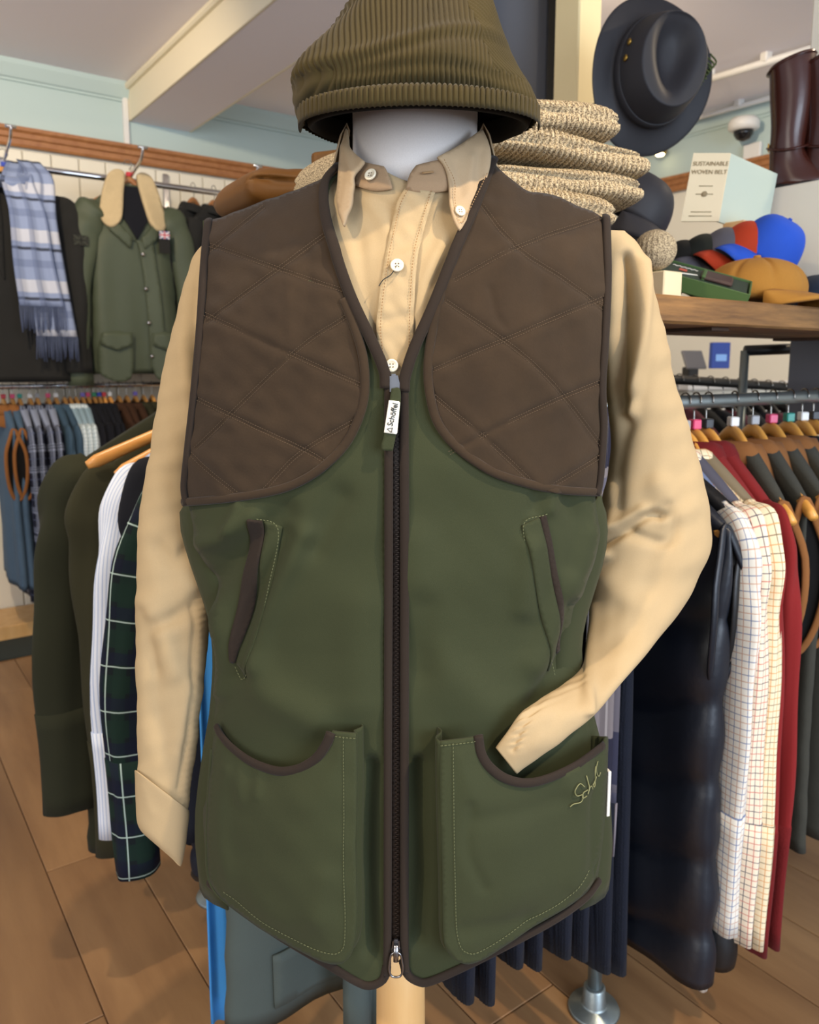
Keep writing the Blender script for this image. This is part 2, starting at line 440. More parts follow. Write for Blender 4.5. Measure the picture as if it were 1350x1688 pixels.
def neck_f(X, Z):
    zn = at(0, 230, .80).z
    R = .066+np.clip(zn-Z, -.05, .055)*.42
    t = np.clip(np.abs(X-NX)/R, 0, .995); return NY-R*np.sqrt(1-t*t)
def shirt_f(X, Z):
    a, b = torso_f(X, Z)+.004, neck_f(X, Z); k = .012
    h = np.clip(.5+.5*(b-a)/k, 0, 1); return b*(1-h)+a*h-k*h*(1-h)
def smap(P, f, off=0., disp=None):
    """pixel points of the outline -> points on the body surface f, lifted by off along the normal"""
    P = np.asarray(P, float); a, b = ray(P[:, 0], P[:, 1]); Y = np.full(len(P), .80)
    for _ in range(40): Y = .5*Y+.5*f(a*Y, EYE+b*Y)
    X, Z = a*Y, EYE+b*Y; e = .003
    gx = np.clip((f(X+e, Z)-f(X-e, Z))/(2*e), -2.5, 2.5); gz = np.clip((f(X, Z+e)-f(X, Z-e))/(2*e), -2.5, 2.5)
    N = np.stack([gx, -np.ones_like(gx), gz], 1); N /= np.linalg.norm(N, axis=1)[:, None]
    d = off+(0 if disp is None else disp)
    return np.stack([X, Y, Z], 1)+N*(d*np.ones(len(P)))[:, None], N
def panel(name, outline, f, m, parent, off=0., step=9, thick=.002, disp=None, sub=0):
    P, F = cdt(outline, step)
    V, _ = smap(P, f, off, disp(P) if disp else None)
    n = np.zeros(3)
    if F:
        a, b, c = (V[F[0][k]] for k in range(3)); n = np.cross(b-a, c-a)
    if n[1] > 0: F = [q[::-1] for q in F]
    uv = np.array([P[i]*.00058 for q in F for i in q])
    return mesh_obj(name, V, F, m, parent, uv, solid=thick, world=True, sub=sub)
def line_on(pts, f, off, step=6, n=8):
    Q = resample(cr(pts, n), step); return smap(Q, f, off)
def bind(name, pts, f, off, w, parent, m, t=.0016, n=8):
    P, N = line_on(pts, f, off, 6, n); return tube(name, P, w, m, parent, t, 8, N, world=True)
def stitches(name, lines, f, off, parent, m, pitch=5.5, ln=3.4, w=.00045):
    parts = []
    for pts, o in lines:
        Q = resample(cr(pts, 8), pitch)
        T = np.gradient(Q, axis=0); T /= np.linalg.norm(T, axis=1)[:, None]+1e-9
        Q = Q+np.stack([-T[:, 1], T[:, 0]], 1)*o
        A, N = smap(Q-T*ln/2, f, off); B, _ = smap(Q+T*ln/2, f, off)
        for a, b, nn in zip(A, B, N):
            d = (b-a)/(np.linalg.norm(b-a)+1e-9); s = np.cross(d, nn)*w; h = nn*w*.8
            parts.append((np.array([a-s, a+h, a+s, b-s, b+h, b+s]), [[0, 1, 4, 3], [1, 2, 5, 4]]))
    V, F, uv = merge(parts); o = mesh_obj(name, V, F, m, parent, smooth=False, world=True); o['kind'] = 'stuff'; return o

BX = Vector((0, YC, 0))
# --- dummy: neck block, torso form, pole, base
dm = thing('mannequin', 'shop dummy with pale grey neck on a light wooden pole wearing the vest', 'mannequin', (NX, YC, 0))
zn0, zn1 = at(0, 330, .80).z, at(0, 130, .80).z
prof = [(.075, zn0-.03), (.068, zn0), (.064, (zn0+zn1)/2-.01), (.0635, zn1), (.058, zn1+.006), (.0, zn1+.009)]
V, F, uv = lathe(prof, 48); V[:, 1] += NY-YC; mesh_obj('neck_block', V, F, M['neck'], dm, uv)
def body_ring(z, sh, m=64):
    xl = np.interp(z, _z, _xl)+sh; xr = np.interp(z, _z, _xr)-sh; df = np.interp(z, _z, _df)-sh
    a = np.linspace(0, 2*PI, m, endpoint=False); c, s = np.cos(a), np.sin(a)
    sp = lambda q, e: np.sign(q)*np.abs(q)**e
    return np.stack([(xl+xr)/2+(xr-xl)/2*sp(c, .85), YC-.012-df*sp(s, .85)*np.where(s > 0, 1, .82), np.full(m, z)], 1)
zs = np.linspace(at(0, 1390, YC).z, at(0, 400, YC).z, 24)
R = [body_ring(z, .03) for z in zs]
zt = at(0, 300, YC).z
for k in (.35, .7, 1):
    r = R[-1 if k == .35 else -1].copy(); c = np.array([NX, YC-.012, 0]); base = body_ring(zs[-1], .03)
    r = c+(base-c)*(1-.62*k**1.3); r[:, 2] = zs[-1]+(zt-zs[-1])*k**.8; R.append(r)
V, F, uv = loft(np.array(R), True, True, True); mesh_obj('torso_form', V, F, M['neck'], dm, uv, world=True)
pp = at(660, 1640, .80); ph = at(0, 1470, .84).z
V, F, uv = lathe([(.0, 0.02), (.03, .02), (.03, .3), (.0285, ph-.12), (.0275, ph), (0, ph)], 32)
V += np.array([pp.x, YC-.03, 0]); mesh_obj('pole', V, F, M['lightwood'], dm, uv, world=True)
V, F, uv = lathe([(0, 0), (.15, 0), (.155, .006), (.15, .016), (.05, .022), (.034, .04), (0, .04)], 48)
V += np.array([pp.x, YC-.03, 0]); mesh_obj('base', V, F, M['lightwood'], dm, uv, world=True)

# --- outlines (read off the vest front)
shL = [(348, 373), (392, 360), (437, 342), (490, 325), (534, 308), (566, 285)]
neckL = [(566, 285), (546, 312), (545, 356), (561, 425), (585, 494), (617, 562), (638, 612), (640, 640)]
armL = [(316, 830), (312, 800), (318, 740), (328, 650), (337, 550), (343, 450), (348, 373)]
sideL = [(352, 1456), (344, 1389), (340, 1309), (347, 1225), (364, 1150), (371, 1085), (369, 1010), (358, 970), (338, 912), (324, 860), (316, 830)]
hemL = [(638, 1590), (632, 1612), (612, 1622), (590, 1616), (536, 1584), (466, 1542), (396, 1494), (352, 1456)]
zipL = [(640, 640), (640, 900), (639, 1200), (638, 1590)]
shR = [(806, 274), (832, 300), (863, 324), (915, 336), (994, 366)]
neckR = [(806, 274), (799, 290), (777, 346), (748, 412), (709, 507), (680, 572), (664, 620), (662, 645)]
armR = [(975, 813), (981, 789), (987, 707), (985, 638), (989, 569), (994, 466), (994, 366)]
sideR = [(980, 1452), (991, 1348), (986, 1271), (975, 1205), (952, 1110), (940, 1062), (943, 1012), (953, 963), (971, 917), (977, 860), (975, 813)]
hemR = [(664, 1580), (672, 1604), (688, 1615), (706, 1616), (754, 1596), (824, 1561), (907, 1516), (958, 1480), (980, 1452)]
zipR = [(662, 645), (663, 900), (664, 1200), (664, 1580)]
patL = [(571, 500), (589, 545), (602, 590), (606, 638), (599, 683), (575, 734), (534, 775), (479, 805), (403, 821), (316, 830)]
patR = [(729, 464), (712, 535), (702, 604), (705, 655), (719, 703), (753, 744), (805, 779), (863, 799), (915, 809), (975, 813)]
def chain(*cs):
    out = []
    for c in cs:
        q = cr(c, 8); out.append(q[:-1])
    return np.concatenate(out)
rev = lambda c: c[::-1]
vs = thing('shooting_vest', 'olive green sleeveless shooting vest with brown suede shoulder patches on the dummy', 'vest', BX)
fL = [([(470, 845), (410, 900), (352, 960)], 22, -.004), ([(505, 880), (450, 1000), (425, 1090)], 16, .0035), ([(470, 880), (420, 1000), (408, 1110)], 14, -.0035),
      ([(372, 1010), (440, 1130), (520, 1180)], 30, .004), ([(560, 820), (520, 900)], 24, -.003), ([(612, 1260), (606, 1400), (612, 1560)], 13, -.006),
      ([(345, 890), (380, 880), (420, 850)], 16, .004), ([(365, 1000), (380, 1060), (372, 1140)], 12, .004), ([(400, 830), (385, 870)], 8, .003), ([(600, 1000), (590, 1150)], 40, .003)]
fR = [([(905, 812), (902, 838)], 10, .003), ([(880, 815), (876, 838)], 9, -.002), ([(935, 820), (945, 870), (935, 930)], 14, -.003),
      ([(960, 880), (930, 980), (880, 1090)], 24, .004), ([(935, 1000), (915, 1100), (880, 1160)], 18, -.005), ([(700, 1000), (690, 1100)], 30, -.003),
      ([(690, 1260), (694, 1420), (688, 1540)], 13, -.007), ([(680, 900), (720, 1080), (800, 1160)], 40, .003), ([(870, 900), (860, 1000)], 20, .003)]
dispL = lambda P: 2.0*folds(P, fL)+.0024*wob(P, 240, 1)+.0007*wob(P, 90, 41)
dispR = lambda P: 2.0*folds(P, fR)+.0024*wob(P, 240, 2)+.0007*wob(P, 90, 42)
panel('front_panel', chain(rev(shL), rev(armL), rev(sideL), rev(hemL), rev(zipL), rev(neckL)), torso_f, M['vest'], vs, .004, 8, .0022, dispL)
panel('front_panel', chain(shR, rev(armR), rev(sideR), rev(hemR), rev(zipR), rev(neckR)), torso_f, M['vest'], vs, .004, 8, .0022, dispR)
# back panel
zb = np.linspace(at(0, 1425, YC).z, at(0, 372, YC).z, 40); R = []
for z in zb:
    ci = np.interp(z, _z, _xl)-.002, np.interp(z, _z, _xr)+.002; df = np.interp(z, _z, _df)*.85+.012
    sq = np.clip((zb[-1]+.01-z)/.15, 0, 1); sq = .25+.75*math.sqrt(1-(1-sq)**2)
    pull = .02*sm(z, at(0, 860, YC).z, at(0, 760, YC).z)
    ex_ = .38*float(sm(z, at(0, 770, YC).z, at(0, 850, YC).z)); a = np.linspace(-ex_, PI+ex_, 40); c = np.cos(a); s = np.sin(a)
    R.append(np.stack([(ci[0]+ci[1])/2-((ci[1]-ci[0])/2-pull)*np.sign(c)*np.where(s < 0, np.abs(c)**2.6, np.abs(c)**.8), YC-.03+(df+.025)*np.where(s < 0, .72, 1)*np.sign(s)*np.abs(s)**.8*sq, np.full(40, z)], 1))
V, F, uv = loft(np.array(R), False); mesh_obj('back_panel', V, F, M['vest'], vs, uv, solid=.0022, world=True)
# shoulder yoke linking front and back
R = []
for k, t in enumerate(np.linspace(0, 1, 8)):
    for_x = np.concatenate([resample(cr(shL, 6), 12)]);
    A, _ = smap(for_x, torso_f, .004); B = A.copy(); B[:, 1] = YC+.045; B[:, 2] -= .012
    R.append(A*(1-t)+B*t+np.array([0, 0, .012*math.sin(PI*t)]))
V, F, uv = loft(np.array(R), False); mesh_obj('shoulder_yoke', V, F, M['vest'], vs, uv, solid=.002, world=True)
R = []
for t in np.linspace(0, 1, 8):
    A, _ = smap(resample(cr(shR, 6), 12), torso_f, .004); B = A.copy(); B[:, 1] = YC+.045; B[:, 2] -= .012
    R.append(A*(1-t)+B*t+np.array([0, 0, .012*math.sin(PI*t)]))
V, F, uv = loft(np.array(R), False); mesh_obj('shoulder_yoke', V, F, M['vest'], vs, uv, solid=.002, world=True)
# suede patches with quilted lines
qL = [[(351, 533), (465, 449), (545, 392)], [(334, 738), (486, 586), (571, 525)], [(440, 806), (500, 745), (597, 686)], [(352, 410), (465, 449), (566, 482)],
      [(345, 520), (486, 586), (600, 636)], [(330, 655), (420, 700), (506, 741), (545, 765)], [(322, 745), (360, 780), (403, 815)], [(348, 425), (440, 352)]]
qR = [[(748, 466), (846, 415), (985, 366)], [(709, 612), (826, 562), (985, 494)], [(740, 745), (830, 697), (918, 655), (982, 628)], [(900, 800), (977, 752)],
      [(790, 345), (846, 415), (920, 463), (990, 515)], [(735, 500), (826, 562), (885, 612), (930, 664), (982, 735)], [(706, 645), (750, 683), (791, 717), (860, 782), (872, 797)]]
def qd(lines, seed):
    def f(P):
        d = .0010*wob(P, 120, seed)+.0008*wob(P, 50, seed+5)
        for l in lines:
            D = dseg(P, cr(l, 6)); d = d-.0013*np.exp(-(D/4.0)**2)+.0007*np.exp(-((D-13)/10)**2)
        return d
    return f
creaseL = [([(505, 400), (510, 470), (500, 560)], 10, -.0012), ([(480, 470), (485, 560)], 8, .0012), ([(560, 420), (575, 520)], 8, -.001)]
creaseR = [([(806, 480), (815, 520), (828, 540)], 7, -.0016), ([(800, 330), (850, 340)], 12, -.0012), ([(940, 440), (965, 400)], 10, .0012)]
neckL_p = [(566, 287), (546, 312), (545, 356), (558, 425), (571, 500)]
neckR_p = [(806, 276), (799, 290), (777, 346), (748, 412), (729, 464)]
panel('shoulder_patch', chain(rev(shL), rev(armL), rev(patL), rev(neckL_p)), torso_f, M['suede'], vs, .0072, 4.5, .0012, lambda P: qd(qL, 3)(P)+folds(P, creaseL)+dispL(P))
panel('shoulder_patch', chain(shR, rev(armR), rev(patR), rev(neckR_p)), torso_f, M['suede'], vs, .0072, 4.5, .0012, lambda P: qd(qR, 4)(P)+folds(P, creaseR)+dispR(P))
stitches('quilt_stitching', [(l, s) for l in qL+qR for s in (-2.6, 2.6)], torso_f, .0078, vs, M['stitch'], 4.2, 2.6, .00028)
inset = lambda c, dx, dy: [(x+dx, y+dy) for x, y in c]
bind('patch_binding', [(x-3, y-4) for x, y in patL], torso_f, .0080, .0042, vs, M['suede'], .0020)
bind('patch_binding', [(x+3, y-4) for x, y in patR], torso_f, .0080, .0042, vs, M['suede'], .0020)
bind('armhole_binding', [(x+3, y) for x, y in armL], torso_f, .0080, .0050, vs, M['bind'], .0028)
bind('armhole_binding', [(x-3, y) for x, y in armR], torso_f, .0080, .0050, vs, M['bind'], .0028)
bind('neck_binding', [(x-4, y) for x, y in neckL], torso_f, .0085, .0052, vs, M['bind'], .0028)
bind('neck_binding', [(x+4, y) for x, y in neckR], torso_f, .0085, .0052, vs, M['bind'], .0028)
bind('zip_binding', [(641, 640), (641, 900), (640, 1200), (639, 1560), (636, 1597)], torso_f, .0075, .0040, vs, M['bind'], .0026)
bind('zip_binding', [(666, 640), (667, 900), (667, 1200), (667, 1560), (669, 1588)], torso_f, .0075, .0042, vs, M['bind'], .0026)
def hem_disp(P, N): return P
bind('hem_binding', [(x, y-5) for x, y in hemL], torso_f, .0062, .0046, vs, M['bind'], .0028)
bind('hem_binding', [(x, y-5) for x, y in hemR], torso_f, .0062, .0046, vs, M['bind'], .0028)
# zip
panel('zip_tape', [(645, 625), (662, 625), (663, 900), (663, 1560), (643, 1560), (644, 900)], torso_f, M['zipdark'], vs, .0035, 6, .0015)
parts = []
Q = resample(np.array([(654, 640), (655, 900), (654, 1200), (654, 1555)], float), 3.3); P, N = smap(Q, torso_f, .0052)
for i, p in enumerate(P):
    V, F = boxg(.0022, .0016, .0011, p+np.array([.0007*(1 if i % 2 else -1), 0, 0])); parts.append((V, F))
V, F, uv = merge(parts); mesh_obj('zip_teeth', V, F, M['zipdark'], vs, smooth=False, world=True)['kind'] = 'stuff'
def slider(py, ring):
    P, N = smap(np.array([[654, py]], float), torso_f, .0085); p = P[0]
    o = thing('zip_slider', None, None); o.parent = vs; o.location = Vector(p)-vs.location
    return o, p
# top slider: metal body, pull strap, printed tag
P, N = smap(np.array([[651, 632]], float), torso_f, .009)
bm = bmesh.new(); bmesh.ops.create_cube(bm, size=1)
for v in bm.verts:
    k = .62 if v.co.z > 0 else 1; v.co = Vector((v.co.x*.011*k, v.co.y*.0055, v.co.z*.017))
bmesh.ops.bevel(bm, geom=bm.edges[:], offset=.0016, segments=2, affect='EDGES')
me = bpy.data.meshes.new('zip_slider'); bm.to_mesh(me); bm.free(); me.materials.append(M['zip'])
sl = link('zip_slider', me, vs, Vector(P[0])-vs.location, (0, -.12, 0))
Q = cr([(650, 628), (654, 640), (652, 648)], 6); 
strap = [(659, 640), (656, 670), (649, 710), (645, 732)]
strapL = [(646, 640), (640, 680), (634, 715), (630, 738)]; strapR = [(660, 642), (659, 682), (653, 716), (648, 741)]
so = panel('pull_strap', chain(strapL+[strapR[-1]], rev(strapR)+[strapL[0]]), torso_f, M['vest'], vs, .0165, 4, .0028)
to = panel('pull_tag', [(642, 659), (660, 661), (655, 714), (634, 711)], torso_f, M['white'], vs, .0178, 4, .0034)
V, F = text_mesh('△Schöffel', 17, 0, .1, .02) if False else text_mesh('Schöffel', 14.5, 0, .1, .15)
ang = math.radians(-76)                                        # lettering runs up the tag
def on_tag(V, c, ang, f, off, sx=1, sy=1):
    x, y = V[:, 0]*sx, -V[:, 1]*sy; ca, sa = math.cos(ang), math.sin(ang)
    P, N = smap(np.stack([c[0]+x*ca-y*sa, c[1]+x*sa+y*ca], 1), f, off); return P+N*(V[:, 2:3]*.0025+.00002)
lw = V[:, 0].max()-V[:, 0].min()
mesh_obj('tag_lettering', on_tag(V, (648.5, 682), ang, torso_f, .0183, 37/lw, .9), F, M['ink'], vs, smooth=False, world=True)
tri = merge([sweep(np.array([(a[0], a[1], 0) for a in cr([p, q], 2)]), .55, .2, 5, (0, 0, 1)) for p, q in (((-4, -4), (4, -4)), ((4, -4), (0, 4)), ((0, 4), (-4, -4)))])
mesh_obj('tag_emblem', on_tag(tri[0], (643, 706), ang, torso_f, .0184), tri[1], M['ink'], vs, smooth=False, world=True)
# bottom slider and ring puller
P, N = smap(np.array([[653, 1552]], float), torso_f, .008); p0 = Vector(P[0])
sl2 = link('zip_slider', me, vs, p0-vs.location); sl2.scale = (.95, 1, 1.1)
q = [p0+Vector((.004*sx, -.004, z)) for sx, z in ((-1.0, -.004), (-1.6, -.014), (-1.7, -.022), (-1.0, -.029), (1.0, -.029), (1.7, -.022), (1.6, -.014), (1.0, -.004))]
tube('zip_pull_ring', cr(q, 5, True), .0011, M['zip'], vs, None, 8, None, True, True)
tube('zip_pull_stem', [p0+Vector((0, -.005, .006)), p0+Vector((0, -.006, -.004)), p0+Vector((0, -.005, -.012))], .0026, M['zip'], vs, .0012, 8, None, True)
# hand warmer pockets: brown welt strip and stitched panel
panel('pocket_welt', chain([(436, 858), (428, 930), (416, 1010), (399, 1090)], [(399, 1090), (394, 1086)], [(394, 1086), (396, 1030), (404, 940), (419, 853)], [(419, 853), (436, 858)]), torso_f, M['bind'], vs, .0062, 4, .003, dispL)
panel('pocket_facing', chain([(437, 859), (464, 870)], [(464, 870), (450, 960), (428, 1060), (411, 1116)], [(411, 1116), (400, 1090)], [(400, 1090), (418, 1010), (430, 930), (437, 859)]), torso_f, M['vest'], vs, .0052, 5, .0018, dispL)
stitches('pocket_stitching', [([(420, 851), (463, 869), (449, 960), (427, 1060), (410, 1116), (395, 1092)], 0)], torso_f, .0072, vs, M['stitch_g'])
panel('pocket_welt', chain([(884, 850), (896, 910), (908, 990), (919, 1080)], [(919, 1080), (926, 1074)], [(926, 1074), (917, 990), (904, 900), (893, 846)], [(893, 846), (884, 850)]), torso_f, M['bind'], vs, .0062, 4, .003, dispR)
panel('pocket_facing', chain([(856, 864), (884, 850)], [(884, 850), (896, 910), (908, 990), (919, 1080)], [(919, 1080), (905, 1108)], [(905, 1108), (888, 1029), (872, 946), (856, 864)]), torso_f, M['vest'], vs, .0058, 5, .0022, dispR)
stitches('pocket_stitching', [([(893, 845), (857, 863), (873, 946), (889, 1029), (905, 1107)], 0)], torso_f, .0078, vs, M['stitch_g'])
# bellows pockets
pkL_top = [(372, 1190), (378, 1204), (394, 1223), (420, 1242), (448, 1253), (478, 1257), (510, 1248), (534, 1228), (549, 1204), (555, 1187)]
pkL = chain(pkL_top, [(555, 1187), (593, 1190)], [(593, 1190), (594, 1277), (592, 1373), (593, 1469), (589, 1526), (575, 1555), (549, 1559), (491, 1539), (427, 1507), (383, 1478), (361, 1450), (355, 1405), (358, 1309), (364, 1232), (372, 1190)])
pkR_top = [(776, 1190), (765, 1198), (776, 1221), (798, 1250), (824, 1265), (850, 1269), (881, 1262), (920, 1247), (958, 1222)]
pkR_top = [(774, 1190), (780, 1222), (799, 1249), (824, 1264), (850, 1268), (881, 1262), (920, 1248), (960, 1226)]
pkR = chain([(719, 1196), (774, 1190)], pkR_top, [(960, 1226), (970, 1213), (968, 1284), (966, 1373), (956, 1437), (932, 1469), (875, 1504), (824, 1533), (788, 1552), (760, 1555), (738, 1539), (727, 1510), (724, 1405), (720, 1277), (719, 1196)])
def puff(edge, amp, base, extra):
    L = np.concatenate([edge, edge[:1]])
    def f(P): return base(P)+amp*(1-np.exp(-(dseg(P, L)/38)**2))*.5+extra(P)
    return f
fpL = [([(385, 1260), (378, 1360), (392, 1450)], 14, .003), ([(520, 1280), (500, 1400), (470, 1480)], 50, .004), ([(410, 1255), (412, 1310)], 8, .002), ([(440, 1260), (440, 1300)], 7, .0018), ([(545, 1420), (535, 1480)], 20, .003)]
fpR = [([(900, 1255), (935, 1330), (930, 1440)], 16, .003), ([(765, 1300), (762, 1370), (785, 1430)], 9, -.0022), ([(775, 1320), (850, 1310), (900, 1300)], 16, -.002),
       ([(760, 1500), (850, 1490)], 18, -.003), ([(830, 1370), (840, 1430)], 40, .004), ([(955, 1240), (948, 1330), (955, 1420)], 8, -.004), ([(930, 1240), (945, 1290)], 6, .002), ([(915, 1245), (925, 1280)], 5, .002)]
liftL = lambda P: .010+.016*sm(P[:, 0], 380, 600)+.012*sm(P[:, 1], 1400, 1180)*0
liftR = lambda P: .016+.014*sm(P[:, 0], 900, 715)+.006*sm(P[:, 1], 1560, 1300)+.010*np.exp(-((P[:, 0]-865)/75)**2-((P[:, 1]-1255)/55)**2)
panel('cargo_pocket', pkL, torso_f, M['vest'], vs, 0, 6, .0022, puff(pkL, .010, liftL, lambda P: folds(P, fpL)+.0012*wob(P, 90, 8)))
panel('cargo_pocket', pkR, torso_f, M['vest'], vs, 0, 6, .0022, puff(pkR, .010, liftR, lambda P: folds(P, fpR)+.0014*wob(P, 90, 9)))
def gusset(edge, lift, k=4):
    E = resample(edge, 6); hi, N = smap(E, torso_f, 0, lift(E)-.001); lo, _ = smap(E, torso_f, .003)
    R = []
    for t in np.linspace(0, 1, 9):
        c = proj(hi).mean(0); inw = .0035*math.sin(2*PI*t*1.0)
        R.append(lo*(1-t)+hi*t+np.array([inw, 0, 0])*(1 if proj(hi)[0][0] < 660 and True else 1))
    V, F, uv = loft(np.array(R), False); mesh_obj('pocket_gusset', V, F, M['vest'], vs, uv, solid=.0012, world=True)
gusset(cr([(593, 1190), (594, 1277), (592, 1373), (593, 1469), (589, 1526), (575, 1555), (549, 1559), (491, 1539), (427, 1507), (383, 1478), (361, 1450), (355, 1405), (358, 1309), (364, 1232)], 8), liftL)
gusset(cr([(719, 1196), (720, 1277), (724, 1405), (727, 1510), (738, 1539), (760, 1555), (788, 1552), (824, 1533), (875, 1504), (932, 1469), (956, 1437), (966, 1373), (968, 1284), (970, 1213)], 8), liftR)
def bind_l(name, pts, lift, extra, w, m, t=.0022):
    Q = resample(cr(pts, 8), 5); P, N = smap(Q, torso_f, extra, lift(Q)); return tube(name, P, w, m, vs, t, 8, N, world=True)
bind_l('pocket_binding', [(x, y+2) for x, y in pkL_top], liftL, .0015, .0048, M['bind'])
bind_l('pocket_binding', [(x, y-2) for x, y in pkR_top], liftR, .0015, .0046, M['bind'])
def st_l(lines, lift, puffamp=.0):
    f2 = lambda X, Z: torso_f(X, Z)
    parts = []
    for pts in lines:
        Q = resample(cr(pts, 8), 5.5); T = np.gradient(Q, axis=0); T /= np.linalg.norm(T, axis=1)[:, None]
        A, N = smap(Q-T*1.7, torso_f, .0012+puffamp, lift(Q)); B, _ = smap(Q+T*1.7, torso_f, .0012+puffamp, lift(Q))
        for a, b, nn in zip(A, B, N):
            d = (b-a)/np.linalg.norm(b-a); s = np.cross(d, nn)*.0004
            parts.append((np.array([a-s, a+nn*.0003, a+s, b-s, b+nn*.0003, b+s]), [[0, 1, 4, 3], [1, 2, 5, 4]]))
    V, F, uv = merge(parts); mesh_obj('pocket_stitching', V, F, M['stitch_g'], vs, smooth=False, world=True)['kind'] = 'stuff'
st_l([[(574, 1196), (575, 1300), (574, 1400), (576, 1500), (570, 1536), (545, 1540), (490, 1521), (430, 1490), (385, 1460)], [(558, 1194), (590, 1197)]], lambda P: puff(pkL, .010, liftL, lambda P: folds(P, fpL)+.0012*wob(P, 90, 8))(P))
st_l([[(738, 1200), (740, 1300), (743, 1420), (748, 1510), (765, 1536), (790, 1533), (850, 1500), (910, 1465), (945, 1420)], [(722, 1202), (770, 1197)]], lambda P: puff(pkR, .010, liftR, lambda P: folds(P, fpR)+.0014*wob(P, 90, 9))(P))
# embroidered script on the right pocket
script = [[(931, 1275), (924, 1271), (917, 1280), (921, 1289), (930, 1288), (929, 1299), (919, 1303), (914, 1308)], [(938, 1281), (931, 1284), (930, 1293), (938, 1291)], [(938, 1262), (942, 1278), (940, 1289), (945, 1277), (950, 1283)],
          [(953, 1270), (949, 1276), (953, 1280), (957, 1274), (953, 1270)], [(968-8, 1252), (957, 1262), (962, 1274), (966, 1268)], [(968, 1246), (964, 1256), (969, 1268), (972, 1262)]]
script = [[(x-8+(x-930)*-.15, y+2) for x, y in s] for s in script]
parts = []
for s in script:
    Q = cr(s, 6); P, N = smap(Q, torso_f, .0022, puff(pkR, .010, liftR, lambda P: folds(P, fpR)+.0014*wob(P, 90, 9))(Q)); parts.append(sweep(P, .0005, .0005, 6))
V, F, uv = merge(parts); mesh_obj('embroidered_script', V, F, M['thread'], vs, world=True)
P, N = smap(np.array([[986, 1300.]]), torso_f, .006)
box('side_label', (.004, .012, .052), M['white'], Vector(P[0])-vs.location+Vector((.002, -.004, 0)), .3, vs, .0006)

# ------------------------------------------------------------------ shirt
sh = thing('shirt', 'beige button-down cotton shirt worn under the olive vest', 'shirt', BX)
R = [body_ring(z, .022) for z in np.linspace(at(0, 1300, YC).z, at(0, 410, YC).z, 20)]
for k in (.4, .8, 1):
    c = np.array([NX, YC-.012, 0]); r = c+(R[19]-c)*(1-.55*k**1.3); r[:, 2] = R[19][0, 2]+(zt-.004-R[19][0, 2])*k**.8; R.append(r)
V, F, uv = loft(np.array(R), True); mesh_obj('shirt_body', V, F, M['shirt'], sh, uv, world=True)
sfold = [([(610, 330), (640, 400), (625, 520)], 14, .003), ([(590, 380), (600, 470), (625, 550)], 12, -.003), ([(730, 400), (700, 470), (690, 560)], 12, .004), ([(760, 390), (720, 470)], 9, -.004), ([(600, 320), (650, 345)], 9, -.002)]
panel('shirt_front', chain([(560, 290), (600, 268), (684, 300), (760, 268), (815, 285)], [(815, 285), (800, 380), (740, 500), (690, 610), (668, 660)], [(668, 660), (632, 650)], [(632, 650), (600, 570), (560, 470), (535, 370), (560, 290)]), shirt_f, M['shirt'], sh, .0, 6, .0015, lambda P: folds(P, sfold)+.0010*wob(P, 60, 12))
plL = [(668, 312), (656, 336), (645, 380), (636, 420), (628, 470), (621, 535), (624, 575), (632, 640)]; plR = [(716, 318), (712, 330), (698, 385), (688, 432), (683, 500), (681, 569), (676, 640)]
panel('placket', chain(plL, [plL[-1], plR[-1]], rev(plR), [plR[0], plL[0]]), shirt_f, M['shirt'], sh, .0045, 5, .002, lambda P: .0012*wob(P, 40, 4)+folds(P, [([(640, 420), (690, 400)], 10, -.0016), ([(628, 530), (680, 520)], 8, -.0014)]))
stitches('shirt_stitching', [([(x+7, y) for x, y in plL], 0), ([(x-7, y) for x, y in plR], 0)], shirt_f, .0062, sh, M['shirt_st'], 5, 3)
# collar stand
panel('collar_stand', chain([(588, 262), (606, 271), (636, 278)], [(636, 278), (642, 292), (649, 313)], [(649, 313), (620, 316), (586, 308)], [(586, 308), (588, 262)]), shirt_f, M['stand'], sh, .0035, 5, .002)
panel('collar_stand', chain([(669, 314), (676, 292), (686, 277)], [(686, 277), (705, 272), (730, 266)], [(730, 266), (738, 316)], [(738, 316), (700, 320), (669, 314)]), shirt_f, M['stand'], sh, .0045, 5, .002)
# collar band round the back of the neck
a = np.linspace(math.radians(-15), math.radians(195), 40)
R = []
zc = at(0, 240, .83).z
for h, r in ((-.035, .078), (-.01, .072), (.012, .069), (.018, .071), (.008, .076), (-.03, .086)):
    R.append(np.stack([NX+r*np.cos(a), NY+.004+r*np.sin(a), np.full(40, zc+h)], 1))
V, F, uv = loft(np.array(R), False); mesh_obj('collar_back', V, F, M['shirt2'], sh, uv, solid=.0015, world=True)
def fitf(pts):
    Q = np.array([list(at(*p)) for p in pts]); A = np.stack([np.ones(len(Q)), Q[:, 0], Q[:, 2]], 1); c = np.linalg.lstsq(A, Q[:, 1], rcond=None)[0]
    return lambda X, Z: c[0]+c[1]*X+c[2]*Z
colL = fitf([(576, 214, .800), (606, 270, .762), (577, 381, .738), (563, 330, .772)])
colR = fitf([(788, 222, .800), (716, 268, .758), (750, 391, .734), (801, 268, .785)])
clf = [([(580, 300), (575, 360)], 6, .002), ([(575, 250), (590, 300)], 8, .003)]
panel('collar_leaf', chain([(576, 214), (580, 238), (588, 254), (606, 270)], [(606, 270), (594, 290), (589, 316), (588, 345), (577, 381)], [(577, 381), (570, 360), (562, 330), (563, 290), (567, 250), (576, 214)]), colL, M['shirt2'], sh, .005, 5, .0026, lambda P: folds(P, clf)+.004*sm(P[:, 1], 300, 370))
